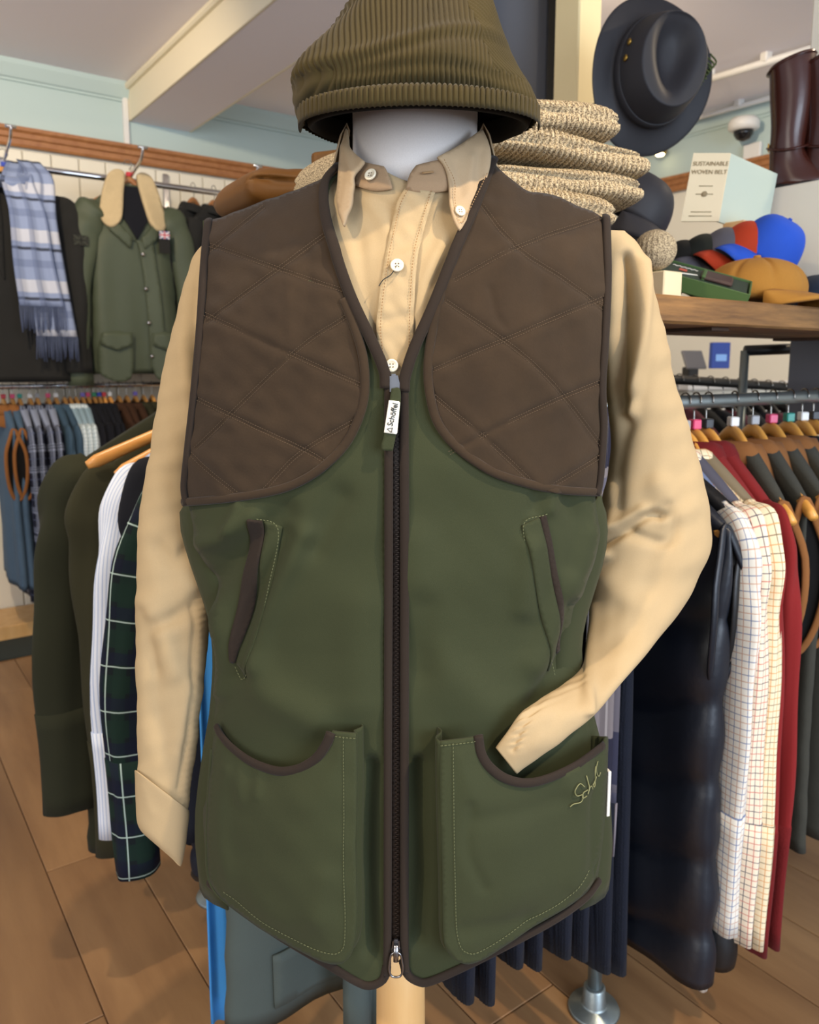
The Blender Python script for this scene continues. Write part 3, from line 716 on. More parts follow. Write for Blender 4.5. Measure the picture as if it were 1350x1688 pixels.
crf = [([(770, 270), (765, 330)], 7, .0022), ([(745, 280), (752, 330)], 5, -.0015), ([(785, 260), (780, 310)], 6, -.002)]
panel('collar_leaf', chain([(715, 268), (745, 252), (770, 235), (788, 222)], [(788, 222), (798, 245), (802, 268), (796, 300), (776, 345), (750, 391)], [(750, 391), (740, 372), (734, 345), (733, 310), (727, 285), (715, 268)]), colR, M['shirt2'], sh, .009, 5, .0026, lambda P: folds(P, crf)+.002*sm(P[:, 1], 300, 370))
# stitched edges of the collar leaves
stitches('collar_stitching', [([(723, 278), (739, 312), (740, 345), (750, 380), (770, 345), (792, 300)], 0)], colR, .0125, sh, M['shirt_st'], 4.6, 2.8)
def button(px, py, r, f, off):
    P, N = smap(np.array([[px, py]], float), f, off); n = Vector(N[0])
    V, F, uv = lathe([(0, 0), (r, 0), (r*1.03, .0012), (r*.95, .0021), (r*.72, .0020), (r*.6, .0014), (0, .0013)], 28)
    q = n.to_track_quat('Z', 'Y').to_matrix().to_4x4(); q.translation = Vector(P[0])
    b = mesh_obj('button', rot_pts(V, q), F, M['button'], sh, uv, world=True)
    parts = []
    for dx, dy in ((1, 1), (1, -1), (-1, 1), (-1, -1)):
        V, F, uv = lathe([(0, .0012), (r*.10, .0013), (r*.11, .0017), (0, .0018)], 8); V[:, 0] += dx*r*.22; V[:, 1] += dy*r*.22; parts.append((rot_pts(V, q), F))
    V, F, uv = merge(parts); mesh_obj('button_holes', V-np.array(sh.location), F, M['hole'], b)
button(616, 295, .0058, shirt_f, .0060); button(655, 443, .0060, shirt_f, .0075); button(646, 603, .0058, shirt_f, .0075); button(748, 361, .0050, colR, .0120)
P, N = smap(np.array([[x, y] for x, y in cr([(655, 443), (645, 458), (633, 466), (626, 476)], 5)]), shirt_f, .0085); tube('loose_thread', P, .0005, M['ink'], sh, world=True)
bind('button_hole', [(695, 293), (703, 292), (712, 291)], shirt_f, .0072, .0011, sh, M['shirt_st'], .0006)

def sleeve(name, st, fl, kd, parent, m, nseg=90, ms=84, seed=0, wamp=.0016, puck=None):
    """st: (left px, left py, right px, right py, depth Y, flatness)"""
    A = cr(st, 16); n = len(A); R = np.zeros((n, ms, 3)); a = np.linspace(0, 2*PI, ms, endpoint=False)
    for i, s in enumerate(A):
        l = np.array(at(s[0], s[1], s[4])); r = np.array(at(s[2], s[3], s[4])); c = (l+r)/2; h = (r-l)/2; w = np.linalg.norm(h)
        d = c-np.array([0, 0, EYE]); d /= np.linalg.norm(d)
        R[i] = c+h*np.cos(a)[:, None]-d*(w*s[5]*np.sign(np.sin(a))*np.abs(np.sin(a))**.9)[:, None]
    px = proj(R); front = np.clip(np.sin(a), 0, 1)[None, :]**.5
    D = folds(px.reshape(-1, 2), fl).reshape(n, ms)*front+wamp*wob(px.reshape(-1, 2), 130, seed).reshape(n, ms)+wamp*.6*wob(px.reshape(-1, 2), 55, seed+3).reshape(n, ms)
    if puck is not None:
        q = px.reshape(-1, 2); D = D+(.0014*np.sin(q[:, 1]*2*PI/11+q[:, 0]*.25)*np.exp(-((dseg(q, cr(puck, 6))-5)/6)**2)).reshape(n, ms)*front
    cen = R.mean(1, keepdims=True); nn = R-cen; nn /= np.linalg.norm(nn, axis=2, keepdims=True)+1e-9
    R = R+nn*D[..., None]
    V, F, uv = loft(R, True); o = mesh_obj(name, V, F, m, parent, uv, solid=.0016, world=True); return R
slL = [(345, 392, 385, 380, .85, .9), (326, 412, 392, 420, .855, 1.0), (308, 450, 398, 480, .86, 1.0), (296, 500, 396, 530, .862, 1.0), (281, 558, 388, 580, .862, .98), (268, 615, 378, 640, .862, .95), (256, 680, 362, 700, .86, .9), (245, 752, 335, 760, .857, .9),
       (236, 805, 316, 812, .853, .9), (229, 860, 320, 872, .848, .85), (226, 930, 336, 925, .842, .8), (225, 1008, 346, 985, .835, .75), (224, 1080, 343, 1060, .83, .72), (224, 1180, 328, 1175, .825, .70), (225, 1240, 319, 1262, .82, .64), (227, 1295, 308, 1352, .816, .56)]
flL = [([(262, 905), (290, 925), (318, 905)], 16, -.004), ([(240, 1000), (270, 1050), (285, 1110)], 18, .004), ([(258, 1030), (300, 1010), (335, 985)], 14, -.005), ([(232, 1010), (250, 1100)], 14, -.004),
       ([(300, 640), (285, 760)], 22, .003), ([(322, 420), (318, 520), (332, 620)], 12, -.006), ([(300, 560), (315, 700)], 12, .003), ([(255, 1120), (275, 1230)], 20, -.003), ([(322, 1000), (316, 1130), (296, 1300)], 5, -.0022), ([(312, 1130), (290, 1240)], 12, .003)]
sleeve('sleeve', slL, [(a, b, c*1.35) for a, b, c in flL], 1, sh, M['shirt'], seed=21, wamp=.0022, puck=[(338, 985), (330, 1080), (316, 1200), (303, 1320)])
cfL = [(225, 1276, 316, 1300, .819, .66), (225, 1300, 313, 1330, .817, .64), (225, 1340, 310, 1365, .815, .60), (228, 1362, 306, 1400, .813, .56), (252, 1392, 302, 1424, .812, .5)]
cfL = [(222, 1270, 312, 1336, .817, .70), (222, 1278, 312, 1344, .817, .70), (223, 1310, 309, 1368, .8165, .68), (225, 1350, 304, 1405, .8155, .64), (230, 1366, 301, 1420, .815, .60), (238, 1376, 298, 1428, .815, .5)]
sleeve('cuff', cfL, [([(236, 1300), (250, 1340)], 8, .001)], 1, sh, M['shirt'], seed=5, wamp=.0006)
slR = [(968, 378, 1030, 380, .85, .9), (975, 400, 1052, 402, .855, 1.0), (985, 450, 1070, 451, .86, 1.0), (990, 560, 1099, 560, .87, .95), (1003, 660, 1122, 656, .88, .9), (1006, 740, 1144, 732, .888, .85), (994, 815, 1162, 798, .892, .8),
       (981, 868, 1171, 850, .892, .75), (972, 912, 1174, 888, .89, .7), (976, 950, 1164, 926, .882, .68), (975, 1005, 1136, 985, .868, .68), (970, 1060, 1096, 1040, .84, .7), (957, 1100, 1048, 1098, .80, .66), (925, 1130, 1008, 1146, .76, .60), (890, 1155, 968, 1190, .728, .55), (858, 1176, 920, 1228, .712, .50), (836, 1204, 882, 1256, .708, .48), (818, 1234, 852, 1276, .708, .45)]
flR = [([(975, 905), (1020, 880), (1065, 850), (1090, 850)], 9, -.008), ([(985, 880), (1040, 855), (1060, 842)], 12, .006), ([(1010, 835), (1015, 760), (1040, 660)], 16, -.006), ([(1060, 430), (1058, 540), (1040, 680)], 12, .009), ([(1035, 430), (1025, 560), (1015, 660)], 14, -.009),
       ([(1100, 835), (1112, 870), (1095, 895), (1040, 880)], 11, -.004), ([(1090, 800), (1105, 850)], 22, .004), ([(985, 915), (1000, 915)], 8, .005), ([(973, 1000), (974, 1080), (968, 1170)], 10, .005), ([(1000, 960), (1060, 1000)], 26, .004), ([(905, 1145), (865, 1190), (845, 1235)], 6, -.0016), ([(940, 1130), (880, 1165)], 8, .002), ([(1005, 800), (1010, 870)], 10, .004)]
sleeve('sleeve', slR, [(a, b*.9, c*1.5) for a, b, c in flR], 1, sh, M['shirt'], seed=33, wamp=.0022, puck=[(960, 1118), (905, 1150), (868, 1180), (850, 1225)])
# ------------------------------------------------------------------ corduroy cap
cp = thing('corduroy_cap', 'olive brown corduroy flat cap sitting on the dummy neck', 'cap', (.008, .83, 1.48))
H0 = .237
hk = np.array([0, .012, .024, .042, .067, .091, .113, .125, .142, .158]);
wl_ = np.array([.112, .118, .119, .119, .099, .081, .064, .057, .040, 0])
wr_ = np.array([.112, .113, .109, .097, .089, .083, .073, .068, .050, 0])
fr_ = np.array([.098, .120, .128, .120, .098, .076, .056, .044, .024, 0])
bk_ = np.array([.118, .120, .122, .120, .112, .100, .082, .064, .040, 0])
nr, ms = 130, 1440
hh = np.concatenate([np.linspace(0, .148, nr-22), .148+.010*np.sin(np.linspace(0, PI/2, 23)[1:])])
from_k = lambda arr: np.interp(hh, hk, arr)
def smooth1(a, k=7):
    p = np.concatenate([np.full(k, a[0]), a, np.full(k, a[-1])]); return np.convolve(p, np.ones(2*k+1)/(2*k+1), 'valid')
WL, WR, FR, BK = (smooth1(from_k(x)) for x in (wl_, wr_, fr_, bk_))
a = np.linspace(0, 2*PI, ms, endpoint=False); c, s = np.cos(a), np.sin(a)          # a = 0: right, pi/2: towards the camera
X = np.where(c[None] > 0, WR[:, None], WL[:, None])*np.sign(c)*np.abs(c)**.92
Yv = -np.where(s[None] > 0, FR[:, None], BK[:, None])*np.sign(s)*np.abs(s)**.92
Zv = np.repeat(hh[:, None], ms, 1)
Xs = X+.006; 
# seam where the front band meets the top piece; loose cloth waves
seamz = .044+.010*np.cos(Xs/.12*PI)*0+.016*(Xs/.11)+.012*np.clip(Xs, 0, 1)/.1
front = np.clip(s, 0, 1)[None]
D = -.0035*np.exp(-((Zv-.024)/.006)**2)*front
D += .004*np.sin(Xs*55+1)*np.exp(-((Zv-.055)/.05)**2)+.003*np.sin(a[None]*5+Zv*40)
D += .0035*np.exp(-((Zv-seamz-.004)/.006)**2)*front-.002*np.exp(-((Zv-seamz+.004)/.005)**2)*front
# corduroy wales
side = (Xs > .062+.30*(.10-Zv)*0+.45*(.06-Zv)) & (Zv > .03)
co = np.where(side, (Zv*.85+Xs*.5+Yv*.25), Xs+.0*Yv)
co = np.where((Zv < .03) & (np.abs(Xs) > .07), co*.8+Yv*.35, co)
wale = np.abs(np.sin(PI*co/.0046))**.8*.0024
wale = wale*np.clip((.155-Zv)/.01, 0, 1)
cen = np.stack([X*0, Yv*0, Zv*0+.02], -1); Pn = np.stack([X, Yv, Zv], -1); nn = Pn-cen; nn /= np.linalg.norm(nn, axis=2, keepdims=True)
R = Pn+nn*(D+wale)[..., None]
# front of the crown sinks towards the peak
V, F, uv = loft(R, True, False, True)
zc0 = EYE+H0-1.48
crown = mesh_obj('crown', V+np.array([0, -.005, zc0]), F, M['cord'], cp, uv)
Ri = R[:60:6, ::10]*np.array([.95, .95, 1.0]); V, F, uv = loft(Ri, True, False, True); mesh_obj('lining', V+np.array([0, -.005, zc0]), F, M['black'], cp, uv)
R = [np.stack([(np.where(c > 0, .112, .110)*c)[::10]*k, (-np.where(s > 0, .092, .115)*s)[::10]*k-.005, np.full(ms//10, zc0+z)], 1) for k, z in ((1.03, .008), (1.0, .0), (.97, -.002), (.94, .004), (.93, .02))]
V, F, uv = loft(np.array(R), True); mesh_obj('sweat_band', V, F, M['black'], cp, uv)
# peak
NPK = 900; t = np.linspace(0, 1, NPK); ang = PI*(.02+.96*t)
inn = np.stack([-.117*np.cos(ang)+.004, -.100*np.sin(ang)-.006, np.full(NPK, 0)+.004*np.sin(ang)], 1)
out = np.stack([-.117*np.cos(ang)+.001, -.062-.094*np.sin(ang)**.8+.062*(1-np.sin(ang)**.5), -.004*np.sin(ang)], 1)
R = []
wv = np.abs(np.sin(PI*out[:, 0]/.0046))**.8*.0022
for k in np.linspace(0, 1, 14):
    p = inn*(1-k)+out*k; p[:, 2] += .004*math.sin(PI*k*.9)*np.sin(ang)+.004+wv; R.append(p)
for k, dz, w_ in ((1.03, .001, 1), (1.05, -.004, 1), (1.05, -.010, 1), (1.02, -.014, .6), (.8, -.012, 0), (.4, -.006, 0), (0, -.004, 0)):
    p = inn*(1-k)+out*k; p[:, 2] += .004+dz+wv*w_*.8; p[:, 1] -= wv*w_; R.append(p)
V, F, uv = loft(np.array(R), False); pk = mesh_obj('peak', V+np.array([0, 0, zc0]), F, M['cord'], cp, uv)
cp.rotation_euler = (.085, 0, 0)

# ------------------------------------------------------------------ generic hung clothes
def roof(V, F, uv, m):
    """closes the shoulder line front to back"""
    T = [[j, (m-j) % m, m-j-1, j+1] for j in range(1, m//2-1)]+[[0, m-1, 1], [m//2-1, m//2+1, m//2]]
    return V, F+T, np.concatenate([uv, np.zeros((sum(len(t) for t in T), 2))])
class Cloth:
    """clothes hung on a hanger: x along the hanger, z down from the rail, hook at the origin; front faces -y"""
    def __init__(s, L=.8, hw=.21, drop=.09, T=.045, flare=.06, fold=.008, kf=34, seed=0, neck=.06, top=.085, hemcurve=0, quilt=0):
        s.__dict__.update(locals()); r = random.Random(seed); s.ph = r.uniform(0, 6); s.kf = kf*r.uniform(.85, 1.15); s.ph2 = r.uniform(0, 6)
    def ztop(s, x):
        return -s.top-np.clip((np.abs(x)-s.neck)/(s.hw-s.neck), 0, 1.3)*s.drop
    def vrow(s, x, z): return np.clip((z-s.ztop(x))/(-s.L-s.ztop(x)), 0, 1)
    def thick(s, v): return .015+(s.T-.015)*sm(v, 0, .28)
    def width(s, v): return s.hw*(1+s.flare*v-.02*np.sin(PI*v))
    def foldy(s, x, v):
        return s.fold*sm(v, .05, .6)*(np.sin(s.kf*x+s.ph+.7*np.sin(v*4+s.ph2))+.5*np.sin(s.kf*1.9*x+s.ph2))
    def front(s, x, z):
        x = np.asarray(x, float); v = s.vrow(x, z); c = np.clip(np.abs(x)/s.width(v), 0, .999)**(1/.8)
        return -s.thick(v)*np.sqrt(1-c*c)**.8+s.foldy(x, v)
    def rings(s, n=30, m=64, v0=0., v1=1., grow=0.):
        a = np.linspace(0, 2*PI, m, endpoint=False); c, d = np.cos(a), np.sin(a); R = []
        for v in np.linspace(v0, v1, n):
            x = s.width(v)*np.sign(c)*np.abs(c)**.8; zt = s.ztop(x); zh = -s.L+s.hemcurve*np.abs(c)**2
            z = zt+(zh-zt)*v; y = -s.thick(v)*np.sign(d)*np.abs(d)**.8
            y = y+s.foldy(x, v); xx = x+.35*s.fold*np.sin(9*v*s.L*6+s.ph)*np.abs(c)**3*v
            if s.quilt:
                b = np.abs(np.sin(PI*(z+.35*x)/s.quilt))**.6; y = y*(.72+.38*b); xx = xx*(1+.035*b)
            R.append(np.stack([xx*(1+grow*4), y*(1+grow*18)-grow*0, z], 1))
        return np.array(R)
    def body(s, m, parent, name='body', n=30):
        R = s.rings(n); c = R[-1].mean(0); R = np.concatenate([R, (c+(R[-1]-c)*.9+np.array([0, 0, .01]))[None]])
        V, F, uv = roof(*loft(R, True, False, True), R.shape[1]); return mesh_obj(name, V, F, m, parent, uv)
    def yoke(s, m, parent, v1=.13, name='yoke'):
        V, F, uv = loft(s.rings(6, 64, 0, v1, .004), True, True); return mesh_obj(name, V, F, m, parent, uv)
    def sleeve(s, side, m, parent, ln=.58, r0=.075, r1=.05, flat=.6, out=.05, bend=.0, seed=0, name='sleeve', cuff=None):
        zt = float(s.ztop(s.hw)); x0 = s.hw; r = random.Random(seed+side*3)
        P = cr([(side*(x0-.05), 0, zt+.004), (side*(x0-.005), bend*.1, zt-.05), (side*(x0+out*.55), bend*.3, zt-.16), (side*(x0+out), bend*.7, zt-ln*.55), (side*(x0+out*1.0), bend, zt-ln)], 9)
        n = len(P); t = np.linspace(0, 1, n); rad = r0*(.55+.45*sm(t, 0, .18))*(1-t)+r1*t; a = np.linspace(0, 2*PI, 28, endpoint=False)
        T = np.gradient(P, axis=0); T /= np.linalg.norm(T, axis=1)[:, None]; Yd = np.array([0, 1., 0]); B = np.cross(T, Yd); B /= np.linalg.norm(B, axis=1)[:, None]; N = np.cross(B, T)
        ph = r.uniform(0, 6)
        w = 1+.14*np.sin(2*a[None]+5*t[:, None]+ph)*sm(t, .1, .5)[:, None]+.04*np.sin(5*a[None]+9*t[:, None]+ph)+.05*np.sin(t[:, None]*26+2*np.sin(a[None]+ph))
        R = P[:, None]+B[:, None]*(np.cos(a)[None]*rad[:, None]*w)[..., None]+N[:, None]*(np.sin(a)[None]*rad[:, None]*flat*w)[..., None]
        k = n if cuff is None else int(n*.86)
        V, F, uv = loft(R[:k+1] if cuff else R, True, True, True); o = mesh_obj(name, V, F, m, parent, uv)
        if cuff is not None:
            c = R.mean(1, keepdims=True); V, F, uv = loft((c+(R-c)*1.035)[k-1:], True, True, True); mesh_obj('cuff', V, F, cuff, o, uv)
        return o
    def collar(s, m, parent, h=.030, w=.068, d=.045, fold=True, name='collar'):
        a = np.linspace(0, 2*PI, 40, endpoint=False); z0 = -s.top-.030
        pr = [(1.0, 0), (.96, h*.6), (.98, h), (1.04, h*1.05), (1.16, h*.7), (1.32, -.004)] if fold else [(1.05, -.01), (1.0, h*.5), (.97, h), (.90, h), (.9, h*.3)]
        R = np.array([np.stack([w*k*np.cos(a), d*k*np.sin(a)+.004, z0+z-.018*np.clip(-np.sin(a), 0, 1)+0*a], 1) for k, z in pr])
        V, F, uv = loft(R, True); return mesh_obj(name, V, F, m, parent, uv, solid=.003)
    def armhole(s, side, mb, md, parent, ln=.30):
        x = side*(s.hw*1.0+.004); zt = float(s.ztop(s.hw))+.006; t = np.linspace(0, 2*PI, 36, endpoint=False)
        zz = zt-ln/2+ln/2*np.cos(t); vv = np.clip((zt-zz)/(s.L+zt), 0, 1); yy = .040*np.sin(t)*(.55+.45*sm(zt-zz, 0, .1))
        xx = x+side*(-.012+.02*np.sin((zt-zz)/ln*PI)); P = np.stack([xx, yy, zz], 1)
        V, F, uv = sweep(np.concatenate([P]), .0075, .004, 8, (side, 0, 0), True); mesh_obj('armhole_binding', V, F, mb, parent, uv)
        c = P.mean(0)[None]; V = np.concatenate([P-np.array([side*.002, 0, 0]), c-np.array([side*.014, 0, 0])]); F = [[i, (i+1) % 36, 36] for i in range(36)]
        mesh_obj('armhole_shade_fill', V, F, md, parent)  # black fan closing the armhole, stands in for the shade inside it
    def panel(s, name, outline, m, parent, off=.004, step=.012, thick=.003, sgn=1, bump=None):
        P, F = cdt(np.array(outline, float), step); y = s.front(P[:, 0], P[:, 1])-off
        if bump is not None: y = y-bump(P)
        V = np.stack([P[:, 0], y, P[:, 1]], 1); a, b, c = (V[F[0][k]] for k in range(3))
        if np.cross(b-a, c-a)[1] > 0: F = [q[::-1] for q in F]
        uv = np.array([P[i] for q in F for i in q]); return mesh_obj(name, V, F, m, parent, uv, solid=thick)

def cube_mat(hx): return plain('size cube '+hx, hx, .35)
CUBE = {k: cube_mat(h) for k, h in dict(red='#c02a35', pink='#d6406e', teal='#1f8d7c', white='#e8e6e2', grey='#9a9a9c', violet='#7d6cc0', green='#2a8a5c', blue='#2f45b0', black='#2a2a2e').items()}
_hp = {}
def hanger(loc, rz, label, hw=.205, drop=.085, m='hwood', cube=None, railr=.0145, group=None, name='coat_hanger'):
    key = (round(hw, 3), round(drop, 3), m, cube, railr)
    if key in _hp: return dup(_hp[key], None, loc, rz, label)
    t = thing(name, label, 'hanger', loc, rz, group)
    xs = np.linspace(-1, 1, 33); P = np.stack([xs*hw, 0*xs, -.104-drop*np.clip((np.sqrt(xs*xs+.004)-.2)/.8, 0, 1.1)], 1)
    P[:, 2] += .040*np.exp(-(xs/.24)**2)
    w = .011+.003*np.abs(xs)**1.5+.005*np.exp(-(xs/.2)**2); w[0] = w[-1] = .008
    V, F, uv = sweep(P, .0085, w*.9, 12, (0, 0, 1)); mesh_obj('bar', V, F, M[m], t, uv)
    a = np.linspace(math.radians(-70), math.radians(200), 20); r = railr+.003
    H = np.concatenate([np.array([(0, 0, -.070), (0, 0, -.052), (.004, 0, -.04), (r*.85, 0, -.022)]), np.stack([r*np.cos(a), 0*a, r*np.sin(a)], 1)])
    tube('hook', cr(H[::2], 4), .0017, M['steel'], t, None, 7, (0, 1, 0))
    if cube: box('size_marker', (.020, .018, .019), CUBE[cube], (0, 0, -.043), 0, t, .002)
    _hp[key] = t; return t

# materials of the clothes
M['olive'] = fabric('olive wool cloth', '#26281a', .92, .2, 8, 700, .3, .1)
M['olive2'] = fabric('olive wool cloth warm', '#2e2d1c', .92, .2, 8, 700, .3, .1)
M['whitestripe'] = plaid('white blue stripe', '#cfd6e2', [(0, .006, 0, .0016, '#8fa3c8', .8)])
M['navy'] = fabric('navy cloth', '#12141c', .9, .2, 8, 700, .3, .1)
M['navyknit'] = fabric('navy knit', '#111725', .95, .2, 20, 350, .7, .15, .0015)
M['tartan'] = plaid('green navy tartan', '#0d161a', [(0, .075, 0, .03, '#10261f', .8), (1, .075, 0, .03, '#10261f', .8), (0, .075, .5, .02, '#0c1226', .7), (1, .075, .5, .02, '#0c1226', .7), (0, .075, .2, .0022, '#9fb3ad', .9), (1, .075, .2, .0022, '#9fb3ad', .9)])
M['bluewhite'] = plaid('navy white plaid', '#161a2b', [(0, .085, .0, .026, '#a3aec8', .40), (1, .085, .0, .026, '#a3aec8', .40), (0, .085, -.05, .003, '#161a2b', 1), (0, .085, -.16, .003, '#161a2b', 1), (1, .085, -.05, .003, '#161a2b', 1), (1, .085, -.16, .003, '#161a2b', 1), (0, .085, .4, .004, '#59627f', .7), (1, .085, .4, .004, '#59627f', .7)])
M['quilt'] = fabric('navy quilted cloth', '#161b28', .7, .1, 8, 300, .3, .05)
M['denim'] = fabric('denim blue cloth', '#3d5468', .9, .15, 10, 800, .3, .05)
M['denimgilet'] = fabric('blue grey fleece', '#4a6178', .95, .15, 10, 500, .4, .1)
M['palecheck'] = plaid('pale blue check', '#cdd9de', [(0, .012, 0, .002, '#7d98a8', .7), (1, .012, 0, .002, '#7d98a8', .7)])
M['tan'] = fabric('tan suede trim', '#8a5a30', .9, .2, 14, 500, .3, .2)
M['fleece'] = fabric('grey loden fleece', '#43423a', .97, .2, 30, 400, .6, .15, .0012)
M['red'] = fabric('deep red jersey', '#7b1d1e', .9, .15, 8, 600, .3, .15)
M['redrib'] = fabric('deep red rib', '#671618', .92, .15, 30, 300, .6, .15, .0015)
_tat = lambda bg, a, b, nm: plaid(nm, bg, [(0, .022, 0, .0016, a, .8), (1, .022, 0, .0016, a, .8), (0, .022, .5, .0016, b, .8), (1, .022, .5, .0016, b, .8)])
M['tatter'] = _tat('#ddcfb0', '#6f6450', '#c78f57', 'tattersall tan'); M['tatterblue'] = _tat('#d2cfc6', '#5b6c90', '#b58f7a', 'tattersall blue'); M['tatterrose'] = _tat('#dccfba', '#3c3f52', '#b8645a', 'tattersall rose')
M['puffer'] = plain('navy puffer nylon', '#10151f', .42, 0, .45, bumps=(90, .25)); M['pufferblk'] = plain('black puffer nylon', '#0c0d10', .45, 0, .45, bumps=(90, .25))
M['waxgrey'] = fabric('grey green waxed cotton', '#4a5553', .7, .15, 7, 700, .25, .05)
M['waxolive'] = fabric('olive waxed cotton', '#4b5342', .55, .2, 6, 700, .25, .05)
M['blue'] = fabric('bright blue cloth', '#3f8fd8', .8, .05, 6, 700, .2, .05)
M['brown'] = fabric('brown cloth', '#3d2617', .9, .15, 8, 600, .3, .1)
M['coat'] = fabric('charcoal overcoat wool', '#262625', .95, .15, 12, 500, .4, .12)
M['shearl'] = fabric('cream shearling', '#c9b48d', .98, .15, 40, 260, 1.0, .3, .003)
M['cream'] = plain('cream card', '#dcc9a4', .8)

# ------------------------------------------------------------------ the pipe rack in front
RC = Vector((.36, 1.357, 0)); RZ = at(1240, 657, 1.64).z; SZ = at(1215, 497, 1.33).z
CORN = Vector((-.018, 1.082, 0))
def ru(t, z=0): return RC+U3*t+Vector((0, 0, z))
def rv(s, z=0): return CORN+V3*(s+.083)+Vector((0, 0, z))
TC = (CORN-RC).dot(U3)
rk = thing('pipe_rack', 'galvanised pipe clothes rack with rails carrying the rustic shelf', 'rack', (RC.x, RC.y, 0))
def pipe(name, a, b, r=.0135):
    tube(name, np.linspace(np.array(a), np.array(b), 3), r, M['pipe'], rk, None, 16, None, True)
pipe('rail', ru(TC-.02, RZ), ru(1.35, RZ)); pipe('rail', rv(-.083, RZ+.08), rv(.68, RZ+.08))
def flange(p):
    V, F, uv = lathe([(0, 0), (.048, 0), (.05, .004), (.048, .009), (.026, .013), (.023, .018), (.021, .05), (.017, .054), (0, .054)], 32)
    mesh_obj('foot_flange', V+np.array(p), F, M['pipe'], rk, uv, world=True)
for p in (rv(.02), ru(0), ru(1.3), rv(.66)):
    pipe('post', p, p+Vector((0, 0, SZ-.045))); flange(p)
for p in (rv(.02, RZ+.08), ru(0, RZ), ru(1.3, RZ), rv(.66, RZ+.08)):
    V, F, uv = lathe([(0, -.03), (.02, -.03), (.021, -.026), (.019, -.02), (.019, .02), (.021, .026), (.02, .03), (0, .03)], 20); mesh_obj('tee_joint', V+np.array(p), F, M['pipe'], rk, uv, world=True)
# boards resting on the rack
sb = thing('shelf_board', 'thick rustic brown timber shelf carrying caps on the pipe rack', 'shelf', ru(.5, SZ-.042), AU)
TB = .045
o = box('board', (2.02, .15, TB-.003), M['shelf'], (-.0, -.084, .042-TB/2), 0, sb, .004); box('board', (2.02, .15, TB-.003), M['shelf'], (0, .07, .042-TB/2), 0, sb, .004)
for x in (-.4, .25, .75): box('batten', (.05, .26, .006), M['shelfdark'], (x, 0, -.0045), 0, sb, .001)
sb2 = box('shelf_board', (.50, .24, .042), M['shelf'], rv(.15, SZ-.021), AU+PI/2, None, .004)
tag(sb2, 'short rustic timber shelf behind the dummy carrying the folded mustard cloth', 'shelf')

RU = AU+PI/2                 # hangers on the wall rail point across it
def RA(deg): return PI/2+math.radians(deg)   # hangers pushed askew on the crowded right rail
RZL = RZ+.08
def hang(kind, pos, rz, label, cat, group=None):
    return thing(kind, label, cat, (pos.x, pos.y, pos.z), rz, group)
def shirt_on(pos, rz, label, m, L=.86, hw=.215, drop=.09, T=.045, seed=1, sl=.60, out=.02, name='hung_shirt', cat='shirt', cuffm=None, fold=.008, collar=True, r0=.056, r1=.040, flat=.62, hemc=.0):
    t = hang(name, pos, rz, label, cat); g = Cloth(L, hw, drop, T, .03, fold, 34, seed, hemcurve=hemc)
    g.body(m, t)
    for sd in (-1, 1): g.sleeve(sd, m, t, sl, r0, r1, flat, out, .0, seed, cuff=cuffm or m)
    if collar: g.collar(m, t)
    return t, g
# --- right rail, left to right
LT = RZ-at(1250, 1598, 1.25).z
def puffer(t_, m, label, seed, L=.86):
    RR = RA(30); p = ru(t_, RZ); t = hang('puffer_gilet', p, RR, label, 'gilet'); g = Cloth(L, .225, .10, .055, .05, .006, 20, seed, quilt=.135)
    g.body(m, t, n=60); g.collar(m, t, .05, .075, .05, False)
    for sd in (-1, 1): g.armhole(sd, m, M['black'], t, .26)
    hanger(p, RR, 'wooden hanger inside the '+('navy' if seed == 1 else 'black')+' puffer gilet on the right rail', .215, .09, 'hwood2')
puffer(.03, M['puffer'], 'navy quilted puffer gilet hanging nearest the dummy on the right rail', 1, RZ-at(1175, 1600, 1.2).z)
puffer(.085, M['pufferblk'], 'black quilted puffer gilet hanging beside the checked shirts', 2, RZ-at(1210, 1570, 1.24).z)
def rs(t_, m, label, cube, **k):
    p = ru(t_, RZ); shirt_on(p, RA(16), label, m, **k)
    return p
p = rs(.130, M['tatterblue'], 'white shirt with blue check next to the puffer gilets', 'white', L=LT+.02, hw=.215, seed=5, sl=.70, T=.028, flat=.45)
hanger(p, RA(16), 'wooden hanger holding the blue checked white shirt', .205, .085, 'hwood2', 'white')
p = rs(.165, M['tatterrose'], 'cream shirt with dark and rose check on the right rail', 'red', L=LT-.01, hw=.218, seed=6, sl=.73, T=.028, flat=.45)
hanger(p, RA(16), 'wooden hanger holding the rose checked cream shirt', .205, .085, 'hwood2', 'pink')
p = rs(.200, M['tatter'], 'cream shirt with tan country check beside the red sweater', 'white', L=LT-.02, hw=.222, seed=7, sl=.75, T=.028, flat=.45)
hanger(p, RA(16), 'wooden hanger holding the tan checked cream shirt', .205, .085, 'hwood2', 'grey')
for k, (t_, sd, lb, c) in enumerate([(.235, 11, 'deep red sweater between checked shirt and second red sweater', 'pink'), (.275, 12, 'deep red sweater hanging next to the grey gilets', 'black')]):
    p = ru(t_, RZ); t, g = shirt_on(p, RA(12), lb, M['red'], .90, .22, .10, .028, sd, .76, .03, 'red_sweater', 'sweater', M['redrib'], collar=False, flat=.42)
    g.collar(M['redrib'], t, .040, .066, .045, True)
    hanger(p, RA(12), 'wooden hanger inside the '+('first' if k == 0 else 'second')+' red sweater', .205, .085, 'hwood2', c)
gl = ['grey fleece gilet with tan suede trim beside the red sweaters', 'grey fleece gilet with tan trim, second from the red sweaters', 'grey fleece gilet with tan trim, third from the red sweaters', 'grey fleece gilet with tan trim beside the navy shirt']
